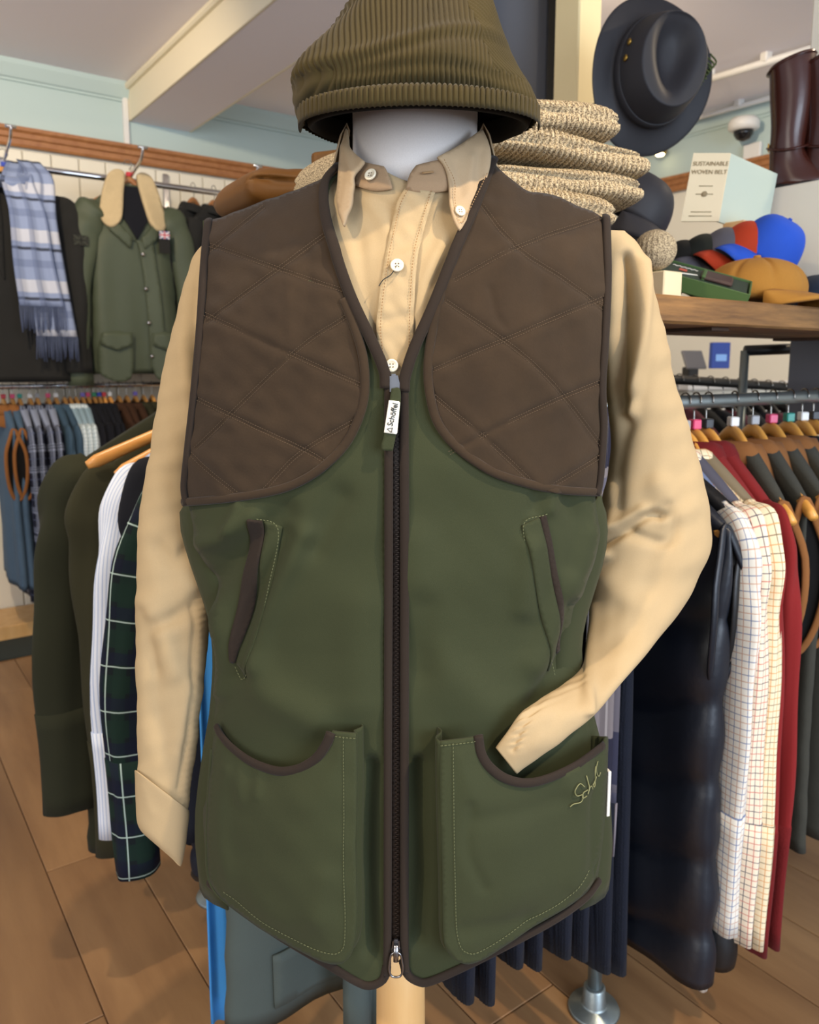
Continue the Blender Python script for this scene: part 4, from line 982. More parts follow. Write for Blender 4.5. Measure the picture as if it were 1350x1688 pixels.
def gilet(p, rz, label, m, seed, L=.90, hw=.21, cat='gilet', sc=1):
    t = hang('fleece_gilet', p, rz, label, cat); g = Cloth(L, hw, .095, .030, .06, .006, 26, seed)
    g.body(m, t); g.yoke(M['tan'], t, .055, 'shoulder_trim') if False else None
    g.collar(M['tan'], t, .034, .070, .045, True)
    a = np.linspace(0, 2*PI, 40, endpoint=False)
    V, F, uv = loft(np.array([np.stack([k*.078*np.cos(a), k*.05*np.sin(a), -g.top-.010-.02*(k-1)*6*np.abs(np.cos(a))-.028*np.clip(k-1, 0, 1)*2+0*a], 1) for k in (.9, 1.05, 1.25, 1.45)]), True); mesh_obj('shoulder_trim', V, F, M['tan'], t, uv, solid=.004)
    for sd in (-1, 1): g.armhole(sd, M['tan'], M['black'], t, .30)
    return t
for k, (t_, c) in enumerate([(.365, 'white'), (.44, 'grey'), (.51, 'pink'), (.58, 'teal')]):
    p = ru(t_, RZ); gilet(p, RA(4), gl[k], M['fleece'], 20+k); hanger(p, RA(4), 'pale wooden hanger with tip poking from grey gilet, %s in the row' % ('first', 'second', 'third', 'last')[k], .235, .10, 'hwood2', c)
for t_, m, lb, c, sd in [(.64, 'navy', 'dark navy shirt past the grey gilets', 'white', 31), (.69, 'tatter', 'cream checked shirt between navy shirts at the right edge', 'black', 32), (.75, 'navy', 'navy shirt at the far right of the rail', 'pink', 33), (.81, 'navyknit', 'navy knitted jumper at the right picture edge', 'white', 34)]:
    p = ru(t_, RZ); shirt_on(p, RA(4), lb, M[m], .82, .21, .09, .042, sd, .58); hanger(p, RA(4), 'wooden hanger of the '+lb, .205, .085, 'hwood2', c)
# --- right rail behind the dummy: navy knits, scarf
for t_, zb, lb, sd in [(-.40, at(790, 1650, 1.04).z, 'navy needlecord trousers hanging lowest behind the vest hem', 41), (-.305, at(875, 1592, 1.10).z, 'navy needlecord trousers in the middle behind the vest hem', 42), (-.20, at(960, 1572, 1.17).z, 'navy needlecord trousers hanging beside the pipe foot', 43), (-.10, at(1010, 1602, 1.22).z, 'black navy trousers hanging between scarf and puffer gilet', 44)]:
    p = ru(t_, RZ); t = hang('needlecord_trousers', p, RU, lb, 'trousers'); zz = np.linspace(-.115, zb-RZ, 22)
    for k, (dy, dz) in enumerate(((-.02, 0), (.022, .025))):
        a = np.linspace(0, 2*PI, 120, endpoint=False); R = []
        for z in zz:
            w = .115*(1+.12*(zz[0]-z)); x = w*np.sign(np.cos(a))*np.abs(np.cos(a))**.5; y = (.018+.004*np.sin(z*9+k))*np.sign(np.sin(a))*np.abs(np.sin(a))**.7
            R.append(np.stack([x, dy+y*(1+.07*np.cos(x*1500))+.004*np.sin(x*30+z*4+sd), np.full(120, z+dz*(z-zz[0])/(zz[-1]-zz[0]))], 1))
        V, F, uv = loft(np.array(R), True, True, True); mesh_obj('trouser_leg', V, F, M['navyknit'], t, uv)
    hanger(p, RU, 'wooden hanger of the '+lb, .125, .05)
M['scarf'] = plaid('grey navy tartan scarf', '#6f696c', [(1, .26, 0, .09, '#191b2e', .95), (0, .10, .2, .03, '#3a3c50', .5), (1, .26, .6, .02, '#4b4d60', .7), (0, .028, 0, .003, '#d0cccb', .35)])
def strip(name, P, w, m, parent, fr=0, frm=None, ax=(1, 0, 0), wav=.006, seed=0, nf=14, thick=.003):
    """cloth strip along path P, width w along ax, fringe at the lower end"""
    P = np.asarray(P, float); ax = np.asarray(ax, float); s = np.linspace(-.5, .5, 17); nrm = np.cross(ax, [0, 0, 1.]); r = np.random.RandomState(seed); ph = r.uniform(0, 6)
    w = np.broadcast_to(np.asarray(w, float), (len(P),))
    R = P[:, None]+ax*(s[None, :, None]*w[:, None, None])+nrm*(wav*np.sin(s*14+ph)[None, :]*np.linspace(.4, 1, len(P))[:, None])[..., None]
    V, F, uv = loft(R, False); o = mesh_obj(name, V, F, m, parent, uv, solid=thick, off=0)
    if fr:
        e = R[-1]; parts = []
        for q in np.linspace(0, 16, nf):
            i = int(min(15, math.floor(q))); a = e[i]*(1-(q-i))+e[i+1]*(q-i); d = r.uniform(-.006, .006, 2)
            parts.append(sweep(np.array([a, a+[d[0]*.4, d[1]*.4, -fr*.5], a+[d[0], d[1], -fr*r.uniform(.85, 1.1)]]), .0022, None, 5))
        V, F, uv = merge(parts); f = mesh_obj('fringe', V, F, frm or m, o); f['kind'] = 'stuff'
    return o
ps = at(985, 1000, 1.16); sc = thing('tartan_scarf', 'grey and navy tartan scarf hanging between the vest and the puffer gilet', 'scarf', (ps.x+.012, ps.y-.01, 0))
z0, z1 = RZ, at(0, 1330, ps.y).z
tu = np.array([UX, UY, 0]); pt = np.linspace(z0+.01, z1, 16)
strip('scarf_cloth', [(0, 0, z) for z in pt], .075, M['scarf'], sc, .09, plain('scarf fringe', '#77727a', .9), tu, .010, 4)
# --- left rail, seen from its near ends
def lv(s_, m, label, **k):
    p = rv(s_, RZL); return shirt_on(p, AU, label, m, **k), p
(t, g), p = lv(.64, M['olive'], 'dark olive wool jacket hanging furthest left on the front rack', L=RZL-at(150, 1412, 1.48).z, hw=.275, drop=.125, T=.05, seed=51, sl=.70, out=.03, name='olive_jacket', cat='jacket', r0=.066, r1=.048)
hanger(p, AU, 'wooden hanger inside the furthest olive jacket', .235, .10)
(t, g), p = lv(.55, M['olive2'], 'dark olive jacket hanging next to the white striped shirt', L=.96, hw=.245, drop=.13, T=.05, seed=52, sl=.76, out=.0, name='olive_jacket', cat='jacket', r0=.06, r1=.048)
for k, (s_, lb) in enumerate([(.50, 'bare wooden hanger tip jutting out beside the olive jackets'), (.425, 'lower bare wooden hanger tip above the white shirt')]):
    hanger(rv(s_, RZL), AU, lb, .275-.03*k, .085+.012*k, 'hwood')
(t, g), p = lv(.405, M['whitestripe'], 'white shirt with fine blue stripes hanging on the left rack', L=.86, hw=.235, drop=.11, T=.04, seed=53, sl=.66, out=.035, r0=.047, r1=.036, cuffm=M['whitestripe'])
hanger(p, AU, 'wooden hanger of the white striped shirt', .21, .09)
(t, g), p = lv(.375, M['navy'], 'black navy blazer hanging between white shirt and tartan shirt', L=.88, hw=.205, drop=.10, T=.045, seed=54, sl=.64, out=.0, name='navy_blazer', cat='jacket')
hanger(p, AU, 'wooden hanger of the navy blazer', .21, .09)
(t, g), p = lv(.32, M['tartan'], 'green and navy tartan shirt with thin white lines on the left rack', L=.86, hw=.185, drop=.10, T=.045, seed=55, sl=.70, out=.085)
hanger(p, AU, 'wooden hanger of the tartan shirt', .21, .09)
(t, g), p = lv(.26, M['tartan'], 'second green tartan shirt nearer the dummy sleeve', L=RZL-at(240, 1466, 1.26).z, hw=.175, drop=.10, T=.05, seed=56, sl=.62, out=.02)
hanger(p, AU, 'wooden hanger of the second tartan shirt', .21, .09)
p = rv(.205, RZL); t = hang('quilted_jacket', p, AU, 'navy quilted jacket with brown edge behind the beige cuff', 'jacket'); g = Cloth(.86, .20, .09, .045, .05, .005, 24, 57, quilt=.055)
g.body(M['quilt'], t, n=80); R = g.rings(30)[-1]; V, F, uv = sweep(R+np.array([0, 0, .003]), .005, .005, 6, None, True); mesh_obj('hem_binding', V, F, M['bind'], t, uv)
for sd in (-1, 1): g.sleeve(sd, M['quilt'], t, .60, .07, .05, .6, .01, 0, 57)
hanger(p, AU, 'wooden hanger of the quilted jacket', .20, .09)
(t, g), p = lv(.15, M['brown'], 'dark brown garment glimpsed between beige sleeve and vest', L=.78, hw=.17, drop=.08, T=.04, seed=58, sl=.55, out=.0, name='brown_jumper', cat='jumper')
hanger(p, AU, 'wooden hanger of the brown jumper', .165, .075)
pb = at(372, 1300, 1.11); bl = thing('blue_cloth', 'bright blue cloth hanging down behind the left side of the vest', 'cloth', (pb.x, pb.y, 0), AU)
strip('cloth_panel', [(0, 0, z) for z in np.linspace(RZ-.01, .22, 20)], np.linspace(.07, .075, 20), M['blue'], bl, 0, None, (1, 0, 0), .006, 3)
p = rv(.03, RZL); t = hang('waxed_coat', Vector((p.x-.02, p.y-.02, RZL)), AU, 'grey green coat with hip pocket hanging under the left vest hem', 'coat'); g = Cloth(.985, .19, .09, .045, .10, .006, 24, 61)
g.body(M['waxgrey'], t); g.panel('hip_pocket', [(-.15, -.87), (.0, -.87), (.01, -.96), (-.15, -.955)], M['waxgrey'], t, .006, .012, .004)
hanger(p+Vector((-.02, -.02, 0)), AU, 'wooden hanger of the grey green coat', .18, .085)
p = rv(-.04, RZL); t = hang('waxed_trousers', Vector((p.x+.02, p.y-.02, RZL)), AU, 'grey green trouser leg hanging beside the wooden pole', 'trousers')
strip('trouser_leg', [(-.03, 0, z) for z in np.linspace(0, -1.02, 16)], .115, M['waxgrey'], t, 0, None, (1, 0, 0), .010, 9, thick=.02)
strip('trouser_leg', [(.06, .03, z) for z in np.linspace(0, -.98, 16)], .11, M['waxgrey'], t, 0, None, (1, 0, 0), .010, 11, thick=.02)
# tan boot tip on the floor under the knits
M['tanboot'] = plain('tan suede shoe', '#8d5f38', .8)

# ------------------------------------------------------------------ clothes on the left wall
LRO = .36
def wall_rail(px0, px1, py, off, r, name, label):
    a = on_wall(px0, py, off); z = on_wall(0, py, off).z if px0 < 5 else a.z
    A = (a-WP).dot(U3); B = (on_wall(px1, py, off)-WP).dot(U3)
    t = thing(name, label, 'rail', uv2(A, off, z), AU)
    tube('bar', [(-.5, 0, 0), ((B-A)/2, 0, 0), (B-A+.35, 0, 0)], r, M['chrome'], t, None, 14)
    for x in np.arange(.12, B-A+.3, .92):
        tube('bracket', [(x, 0, 0), (x, off*.5, 0), (x, off-.005, 0)], .008, M['chrome'], t, .014, 8, (0, 0, 1))
    return t, z, A
ur, UZ, UA = wall_rail(0, 400, 270, .36, .014, 'wall_rail', 'chrome upper rail on the white boarded wall')
lr, LZ, LA = wall_rail(0, 262, 637, LRO, .012, 'wall_rail', 'chrome lower rail crowded with shirts on hangers')
# upright slotted strip and face-out arms
q = on_wall(277, 400, .016); box('slotted_upright', (.03, .02, 2.2), M['chrome'], (q.x, q.y, 1.12), AU, None, .003); tag(bpy.data.objects['slotted_upright'], 'slotted chrome upright strip on the white boarded wall', 'upright')
for px, lb in ((2, 'chrome display arm at the left picture edge'), (205, 'chrome display arm above the waxed jacket'), (385, 'chrome display arm beside the mustard cloth')):
    A = (on_wall(px, 290, .36)-WP).dot(U3); c = uv2(A, .36, UZ); t = thing('garment_hook', lb, 'hook', c, AU)
    box('clamp', (.03, .04, .05), M['chrome'], (0, 0, 0), 0, t, .004)
    tube('arm', cr([(-.05, -.01, -.01), (0, -.05, .0), (.0, -.16, .02), (.0, -.25, .045), (0, -.28, .085)], 6), .011, M['chrome'], t, .006, 10, (1, 0, 0))
    tube('arm_tip', [(-.02, -.28, .085), (.02, -.28, .085)], .007, M['chrome'], t)
# waxed jacket with shearling collar
def wall_hang(px, off): return uv2((on_wall(px, 300, off)-WP).dot(U3), off, UZ+.02)
pj = wall_hang(212, .46)+Vector((0,0,.03)); jk = hang('waxed_jacket', pj, AU, 'olive waxed jacket with cream shearling collar on the wall rail', 'jacket')
g = Cloth(.93, .185, .11, .075, .12, .010, 22, 71, top=.09)
g.body(M['waxolive'], jk)
for sd in (-1, 1): g.sleeve(sd, M['waxolive'], jk, .78, .085, .06, .8, .075, -.03, 71+sd)
for sd in (-1, 1):
    P = [(sd*.03, -.045), (sd*.09, -.05), (sd*.13, -.15), (sd*.145, -.25), (sd*.11, -.29), (sd*.065, -.25), (sd*.04, -.14)]
    g.panel('collar', cr(P, 5, True), M['shearl'], jk, .028, .012, .022)
g.panel('neck_lining', [(-.05, -.10), (.05, -.10), (.06, -.24), (0, -.34), (-.055, -.24)], M['navy'], jk, .012, .012, .004)
g.panel('placket', cr([(-.03, -.34), (.005, -.36), (.03, -.60), (.04, -.91)], 6).tolist()+cr([(.11, -.91), (.095, -.60), (.07, -.34)], 6).tolist(), M['waxolive'], jk, .012, .014, .006)
for sd in (-1, 1): g.panel('lapel', [(sd*.02, -.33), (sd*.12, -.22), (sd*.12, -.30), (sd*.03, -.38)], M['waxolive'], jk, .016, .014, .006)
for z in (-.40, -.55, -.70, -.85):
    x = .02+.05*(-z-.4); y = float(g.front(np.array([x]), np.array([z]))[0])-.021
    V, F, uv = lathe([(0, 0), (.009, 0), (.009, .003), (0, .005)], 14); V = rot_pts(V, Matrix.Translation((x, y, z)) @ Matrix.Rotation(PI/2, 4, 'X')); mesh_obj('snap_button', V, F, M['chrome'], jk, uv)
for sd in (-1, 1):
    g.panel('pocket', cr([(sd*.05, -.76), (sd*.17, -.76), (sd*.185, -.93), (sd*.06, -.95)], 5, True), M['waxolive'], jk, .016, .014, .008)
    g.panel('pocket_flap', [(sd*.045, -.745), (sd*.175, -.745), (sd*.185, -.80), (sd*.11, -.825), (sd*.045, -.80)], M['waxolive'], jk, .030, .014, .006)
jt = box('swing_tag', (.05, .003, .10), M['coat'], (.115, float(g.front(np.array([.115]), np.array([-.36]))[0])-.035, -.34), 0, jk, .001)
def flag(parent, w, h, cols, loc):
    f = box('flag_print', (w, .002, h), cols[0], loc, 0, parent, 0)
    for ang in (1, -1): box('flag_diagonal', (math.hypot(w, h)*.94, .0012, h*.14), cols[1], (0, -.0014, 0), 0, f, 0, (0, ang*math.atan2(h, w), 0))
    for sx, sz, c, d in ((w, h*.30, cols[1], .0018), (w*.2, h, cols[1], .0018), (w, h*.16, cols[2], .0026), (w*.11, h, cols[2], .0026)): box('flag_cross', (sx, .0012, sz), c, (0, -d, 0), 0, f, 0)
FB = plain('flag blue', '#3a4a7c', .7); FW = plain('flag white', '#e2dada', .7); FR_ = plain('flag red', '#b23048', .7)
flag(jt, .046, .034, (FB, FW, FR_), (0, -.003, .03))
FK = plain('patch black', '#141510', .8); FG = plain('patch grey', '#33362c', .8)
flag(jk, .062, .042, (FK, FG, FK), (-.236, -.075, -.36))
hanger((pj.x, pj.y, pj.z), AU, 'dark wooden hanger with red marker inside the waxed jacket', .17, .085, 'trimwood', 'red')
# charcoal overcoat with a checked scarf
pc = wall_hang(8, .46); ct = hang('overcoat', pc, AU, 'charcoal overcoat hanging at the left edge under a checked scarf', 'coat')
g2 = Cloth(.93, .215, .10, .085, .10, .008, 18, 75, top=.075)
g2.body(M['coat'], ct)
for sd in (-1, 1): g2.sleeve(sd, M['coat'], ct, .72, .075, .06, .8, .02, -.05, 75+sd)
g2.panel('lapel', [(.03, -.09), (.10, -.12), (.13, -.27), (.04, -.52)], M['coat'], ct, .010, .014, .006); g2.panel('lapel', [(-.03, -.09), (-.10, -.12), (-.13, -.27), (-.04, -.52)], M['coat'], ct, .010, .014, .006)
hanger((pc.x, pc.y, pc.z), AU, 'wooden hanger with blue marker inside the charcoal overcoat', .19, .085, 'hwood', 'blue')
M['checkscarf'] = plaid('blue grey check scarf', '#8694b4', [(1, .20, .0, .012, '#2a2d38', .9), (1, .20, .35, .05, '#c9cbd2', .7), (0, .07, .0, .02, '#5d6a8c', .5), (1, .20, .75, .03, '#5d6a8c', .5)])
s2 = thing('check_scarf', 'pale blue grey checked scarf draped round the overcoat neck', 'scarf', pc, AU)
SX = .06
P = np.array([SX, 0, 0])+cr([(.03, -.02, -.02), (.055, -.09, -.10), (.04, -.13, -.26), (.055, -.135, -.5), (.075, -.14, -.74)], 6); strip('scarf_end', P, np.linspace(.09, .16, len(P)), M['checkscarf'], s2, .10, M['checkscarf'], (1, 0, 0), .010, 2, 26)
P = np.array([SX, 0, 0])+cr([(.0, -.02, -.03), (-.03, -.10, -.12), (-.01, -.145, -.25), (.0, -.155, -.45), (.02, -.16, -.62)], 6); strip('scarf_end', P, np.linspace(.10, .17, len(P)), M['checkscarf'], s2, .10, M['checkscarf'], (1, 0, 0), .010, 5, 26)
a = np.linspace(0, 2*PI, 30, endpoint=False); P = np.stack([.085*np.cos(a), .065*np.sin(a)-.02, -.06-.05*np.clip(-np.sin(a), 0, 1)+.02*np.sin(a)], 1); tube('scarf_loop', P, .035, M['checkscarf'], s2, .025, 14, (0, 0, 1), closed=True)
# dark coats to the right of the waxed jacket
for px, lb, sd in ((318, 'black coat hanging right of the waxed jacket', 81), (352, 'second black coat half hidden by the vest shoulder', 82)):
    p = wall_hang(px, .34); shirt_on(p, AU+.6, lb, M['coat'], .98, .20, .10, .06, sd, .70, .05, 'black_coat', 'coat', flat=.8); hanger((p.x, p.y, p.z), AU+.6, 'dark hanger of the '+lb, .19, .085, 'trimwood')
# lower rail: hangers with size cubes
low = [(4, 'gd', 'red'), (19, 'gd', 'pink'), (31, 'pl', 'teal'), (48, 'pl', 'white'), (60, 'pl', 'grey'), (78, 'pl', 'pink'), (91, 'dn', 'white'), (105, 'dn', None), (114, 'pc', None), (124, 'pc', None), (135, 'pc', 'violet'), (144, 'nv', 'pink'), (154, 'nv', 'green'), (162, 'nv', 'blue'), (170, 'nv', 'red'), (180, 'nv', 'white'), (195, 'br', None), (208, 'br', None), (222, 'br', 'violet'), (236, 'ol', None), (250, 'ol', None)]
KN = dict(gd='blue grey gilet with tan trim', pl='navy and white plaid shirt', dn='denim blue shirt', pc='pale checked shirt', nv='dark navy shirt', br='brown shirt', ol='olive shirt')
ORD = ['first', 'second', 'third', 'fourth', 'fifth']; cnt = {}; proto = {}
for i, (px, k, c) in enumerate(low):
    A = (on_wall(px, 637, LRO)-WP).dot(U3); p = uv2(A, LRO, LZ); n = cnt.get(k, 0); cnt[k] = n+1; lb = '%s on the low wall rail, %s from left' % (KN[k], ORD[n])
    if k in proto: t = dup(proto[k], None, p, RU+random.uniform(-.05, .05), lb)
    elif k == 'gd': t = gilet(p, RU, lb, M['denimgilet'], 90, .86)
    else:
        mm = dict(pl='bluewhite', dn='denim', pc='palecheck', nv='navy', br='brown', ol='olive2')[k]
        t, _ = shirt_on(p, RU, lb, M[mm], .94 if k == 'pl' else .88, .215, .10, .024, 91+i, .64, .02, flat=.36)
    t['group'] = KN[k]+'s on the lower wall rail'; proto.setdefault(k, t)
    hanger(p, RU, 'low rail hanger%s holding the %s %s' % ((' with %s marker' % c) if c else '', ORD[n], KN[k]), .19, .085, 'hwood', c, .012)

# ------------------------------------------------------------------ things on the shelf and behind it
def ru_px(px, off=0.):
    """point of the rack line (moved off towards the room) seen at image column px"""
    k = (px-CX)/FPX; P = RC-V3*off; t = (k*P.y-P.x)/(UX-k*UY); return P+U3*t
def on_shelf(px, off=0.): p = ru_px(px, off); return Vector((p.x, p.y, SZ+.001))
# knitted marl jumpers, folded
def knit_mat(name, a, b):
    m, nt, bs = base_mat(name); tc = nd(nt, 'ShaderNodeTexCoord').outputs['Object']
    n1 = noise(nt, tc, 620, 2); f = mth(nt, 'GREATER_THAN', n1, .51); col = mixc(nt, f, lin(a), lin(b))
    finish(nt, bs, col, .98, noise(nt, tc, 500, 2), .6, .002); bs.inputs['Specular IOR Level'].default_value = .1; return m
M['marl'] = knit_mat('cream marl wool', '#c2b190', '#6a5d4d'); M['marlgrey'] = knit_mat('grey marl wool', '#8f8a84', '#3c3a3a')
def folded(name, w, d, h, m, parent, loc, rz, seed=0, rib=.0075, amp=.0022, layers=2, sag=.012, exp=.45):
    """folded garment: rounded roll cross-section (d deep, h high) swept along w with knitted ribs"""
    r = np.random.RandomState(seed); nx, na = int(w/rib*10), 72
    xs = np.linspace(-.5, .5, nx)*w; a = np.linspace(0, 2*PI, na, endpoint=False); c, s = np.cos(a), np.sin(a); R = []
    p1, p2, p3 = r.uniform(0, 6, 3)
    for i, x in enumerate(xs):
        e = max(.05, 1-abs(2*x/w)**9)**.5
        yy = d/2*np.sign(c)*np.abs(c)**exp; zz = h/2*np.sign(s)*np.abs(s)**.55*e
        g = np.where(np.abs(c) > .75, 1, 0)*.0
        yy = yy*(.82+.18*e); zz = zz+sag*(np.sin(x*11+p1)*.5+np.sin(x*23+yy*12+p2)*.25)-sag*.6*(2*x/w)**2
        lay = 1-.10*np.exp(-(zz/(h*.05))**2)*(layers > 1)
        rr = 1+amp/max(h/2, .01)*(np.abs(math.sin(PI*x/rib))**.8-.5)
        rr2 = 1+.06*np.sin(a*3+p3+x*6)*.4
        R.append(np.stack([np.full(na, x), yy*lay*(1+amp/(d/2)*(abs(math.sin(PI*x/rib))-.5)), zz*rr*rr2], 1))
    V, F, uv = loft(np.array(R), True, True, True); o = mesh_obj(name, V, F, m, parent, uv); o.location = loc; o.rotation_euler = (0, 0, rz); return o
kl = ['cream marl knit jumper at the bottom of the pile behind the right vest shoulder', 'grey marl knit jumper second from the bottom of the knit pile', 'cream marl knit jumper third from the bottom of the knit pile', 'grey flecked knit jumper in the middle of the knit pile', 'cream marl knit jumper below the top one of the pile', 'cream marl knit jumper topmost on the pile by the hat']
KP = on_shelf(852, -.0); z = SZ+.001
for k, (h, w, d, dx, mm) in enumerate([(.046, .27, .24, .0, 'marl'), (.042, .25, .23, .015, 'marlgrey'), (.05, .24, .24, -.03, 'marl'), (.044, .27, .24, .01, 'marl'), (.044, .29, .24, .01, 'marl'), (.048, .24, .23, -.025, 'marl')]):
    p = KP+U3*dx; o = folded('knit_jumper', w, d, h, M[mm], None, (p.x, p.y, z+h/2), AU-.25+.06*(k % 2), 10+k, .0085, .0045)
    tag(o, kl[k], 'jumper', 'folded knit jumpers'); z += h*.93
KP2 = on_shelf(640, -.04); z = SZ+.001
for k, h in enumerate((.06, .06, .06)):
    o = folded('knit_jumper', .20, .20, h, M['marl'], None, (KP2.x, KP2.y, z+h/2), AU, 20+k, .0085, .003); z += h*.95
    tag(o, ('cream knit jumper lowest of the pile behind the neck', 'cream knit jumper in the middle of the pile behind the neck', 'cream knit jumper peeping out left of the beige collar')[k], 'jumper', 'folded knit jumpers')
# mustard folded cloths on the left shelf
M['mustard'] = fabric('mustard waxed cotton', '#5e3d14', .6, .25, 8, 500, .25, .05); M['lining'] = fabric('tan lining', '#94672f', .7, .2, 8, 500, .25, .05)
MP = rv(.185); z = SZ+.001; pz = at(440, 300, MP.y).z
for k, h in enumerate((.07, .065, .06)):
    o = folded('folded_jacket', .235, .20, h, M['mustard'], None, (MP.x, MP.y, z+h/2), AU-.12, 30+k, .05, .0015, 2, .010, .4); z += h*.97
    tag(o, ('mustard brown folded jacket lowest behind the left vest shoulder', 'mustard brown folded jacket in the middle of its pile', 'mustard brown folded jacket topmost behind the left vest shoulder')[k], 'jacket', 'folded mustard jackets')
P = cr([(-.02, -.095, 0), (.05, -.10, .02), (.10, -.09, .035), (.13, -.07, .055)], 6); 
fo = thing('folded_flap', 'mustard cloth flap sticking up beside the beige collar', 'cloth', (MP.x+.045, MP.y, z-.01), AU)
V, F = boxg(.12, .012, .06, (.02, -.02, .02)); V = V+np.stack([0*V[:, 0], 0*V[:, 0], (V[:, 0])*.25], 1); mesh_obj('flap', V, F, M['mustard'], fo, smooth=False, bevel=.005)

# pillar, dark panel, right upright
q = at(949, 300, 2.25); struct(box('pillar', (.09, .09, CEIL), M['post'], (q.x, q.y+.03, CEIL/2), AU, None, .004))
a, b = at(806, 100, 2.42), at(908, 100, 2.42)
dp = thing('notice_board', 'tall dark grey display panel left of the cream pillar', 'panel', ((a.x+b.x)/2, 2.42, 0), .05)
box('panel_board', ((b.x-a.x), .03, 1.32), M['dkgrey'], (0, 0, 1.92), 0, dp, .003); box('panel_edge', (.035, .04, 1.32), M['blk'], ((b.x-a.x)/2, -.006, 1.92), 0, dp, .003); box('panel_foot', (.30, .25, 1.25), M['greypost'], (0, .02, .63), 0, dp, .005)
box('panel_trim', (.012, .034, .2), M['trimwood'], (-(b.x-a.x)/2-.004, -.004, 2.33), 0, dp, .002)
q = at(1343, 400, 1.98)
up = thing('upright_panel', 'pale upright panel at the right edge behind the shelf', 'panel', (q.x+.02, q.y, 0), AU)
box('upper_face', (.06, .10, CEIL-SZ-.1), M['wall_cream'], (0, 0, (CEIL+SZ)/2-.03), 0, up, .003); box('lower_face', (.06, .10, SZ), M['greypost'], (0, 0, SZ/2), 0, up, .003)

# wide brimmed waxed hat hung by the pillar
M['hat'] = fabric('charcoal waxed hat', '#2f2e31', .55, .1, 8, 800, .2, .05); M['brass'] = plain('brass eyelet', '#b39148', .3, 1)
hc = at(1068, 126, 1.95)
ht = thing('waxed_hat', 'charcoal wide brimmed waxed hat hanging beside the cream pillar', 'hat', hc)
zax = Vector((.23, -1, -.02)).normalized(); yax = Vector((.10, 0, 1)); yax = (yax-zax*yax.dot(zax)).normalized(); xax = yax.cross(zax)
HM = Matrix((xax, yax, zax)).transposed().to_4x4()
na = 96; a = np.linspace(0, 2*PI, na, endpoint=False); R = []
def hring(rx, ry, z, cz=0, curl=0): return np.stack([rx*np.cos(a), ry*np.sin(a)+cz, z+curl*np.cos(a)**2-.6*curl*np.sin(a)**2], 1)
for rx, ry, z, cu in [(.153, .178, .000, .022), (.155, .180, .004, .022), (.150, .175, .006, .021), (.125, .148, .012, .012), (.108, .130, .017, .004), (.102, .124, .022, 0), (.100, .122, .034, 0), (.097, .117, .065, 0), (.090, .110, .092, 0), (.083, .102, .112, 0), (.0812, .1003, .1165, 0), (.0795, .0985, .1178, 0)]: R.append(hring(rx, ry, z, 0, cu))
for k in np.linspace(1, 0, 14):
    x = .078*k*np.cos(a); y = .097*k*np.sin(a); dent = .034*np.exp(-((x/(.036+.15*np.clip(y+.03, -.06, .1)*.9))**2+((y-.012)/.072)**2)**2)
    R.append(np.stack([x, y, .118-dent-.004*(1-k)+.010*np.exp(-((y-.07)/.03)**2)*0], 1))
R = np.array(R); V, F, uv = loft(R, True, False, True); o = mesh_obj('hat_shell', rot_pts(V, HM), F, M['hat'], ht, uv, solid=.003, sub=1)
V, F, uv = loft(np.array([hring(.1015, .1235, .024), hring(.1030, .1250, .028), hring(.1010, .1230, .048), hring(.0985, .1205, .050)]), True); mesh_obj('hat_band', rot_pts(V, HM), F, M['hat'], ht, uv, solid=.002)
for yy in (.035, .0):
    V, F, uv = lathe([(.004, -.001), (.0075, 0), (.0075, .002), (.004, .003)], 18); mm = Matrix.Translation((-.0965*math.sqrt(1-(yy/.117)**2), yy, .070)) @ Matrix.Rotation(-PI/2+.12, 4, 'Y'); mesh_obj('eyelet', rot_pts(rot_pts(V, mm), HM), F, M['brass'], ht, uv)
M['fly'] = plain('green feather', '#3f4a1f', .8); parts = []
for k in range(9): parts.append(sweep(cr([(.100, .005, .03), (.11+.004*k, .012+.006*(k-4), .05), (.112+.006*(k % 3), .02+.009*(k-4), .05)], 4), .0022, .001, 5))
V, F, uv = merge(parts); mesh_obj('feather', rot_pts(V, HM), F, M['fly'], ht)
hp = thing('hat_peg', 'small metal peg on the pillar holding the waxed hat', 'peg', hc+Vector((-.02, .06, 0))); tube('rod', [(-.07, .19, 0), (-.03, .10, .01), (0, -.04, .02)], .006, M['pipe'], hp)

# caps
def cap_mesh(r=.088, h=.115, seed=0):
    a = np.linspace(0, 2*PI, 48, endpoint=False); R = []
    for t in np.linspace(0, 1, 14):
        k = math.cos(t*PI/2)**.62; seam_ = 1-.018*np.abs(np.cos(3*a))**12
        R.append(np.stack([r*k*np.cos(a)*seam_, r*1.08*k*np.sin(a)*seam_, h*math.sin(t*PI/2)*np.ones(48)], 1))
    return loft(np.array(R), True, False, True)
def peak_mesh(r=.088, ln=.075, th=.003, drop=.03):
    u = np.linspace(-1, 1, 25); R = []
    for v in np.linspace(0, 1, 7):
        x = r*.82*u; y = -r*1.08*np.sqrt(np.clip(1-(x/r)**2, 0, 1))-v*ln*np.sqrt(np.clip(1-u**4, 0, 1)); R.append(np.stack([x, y, .004-drop*v*(.3+.7*v)-.022*(u**2)*(.4+.6*v)], 1))
    return loft(np.array(R), False)
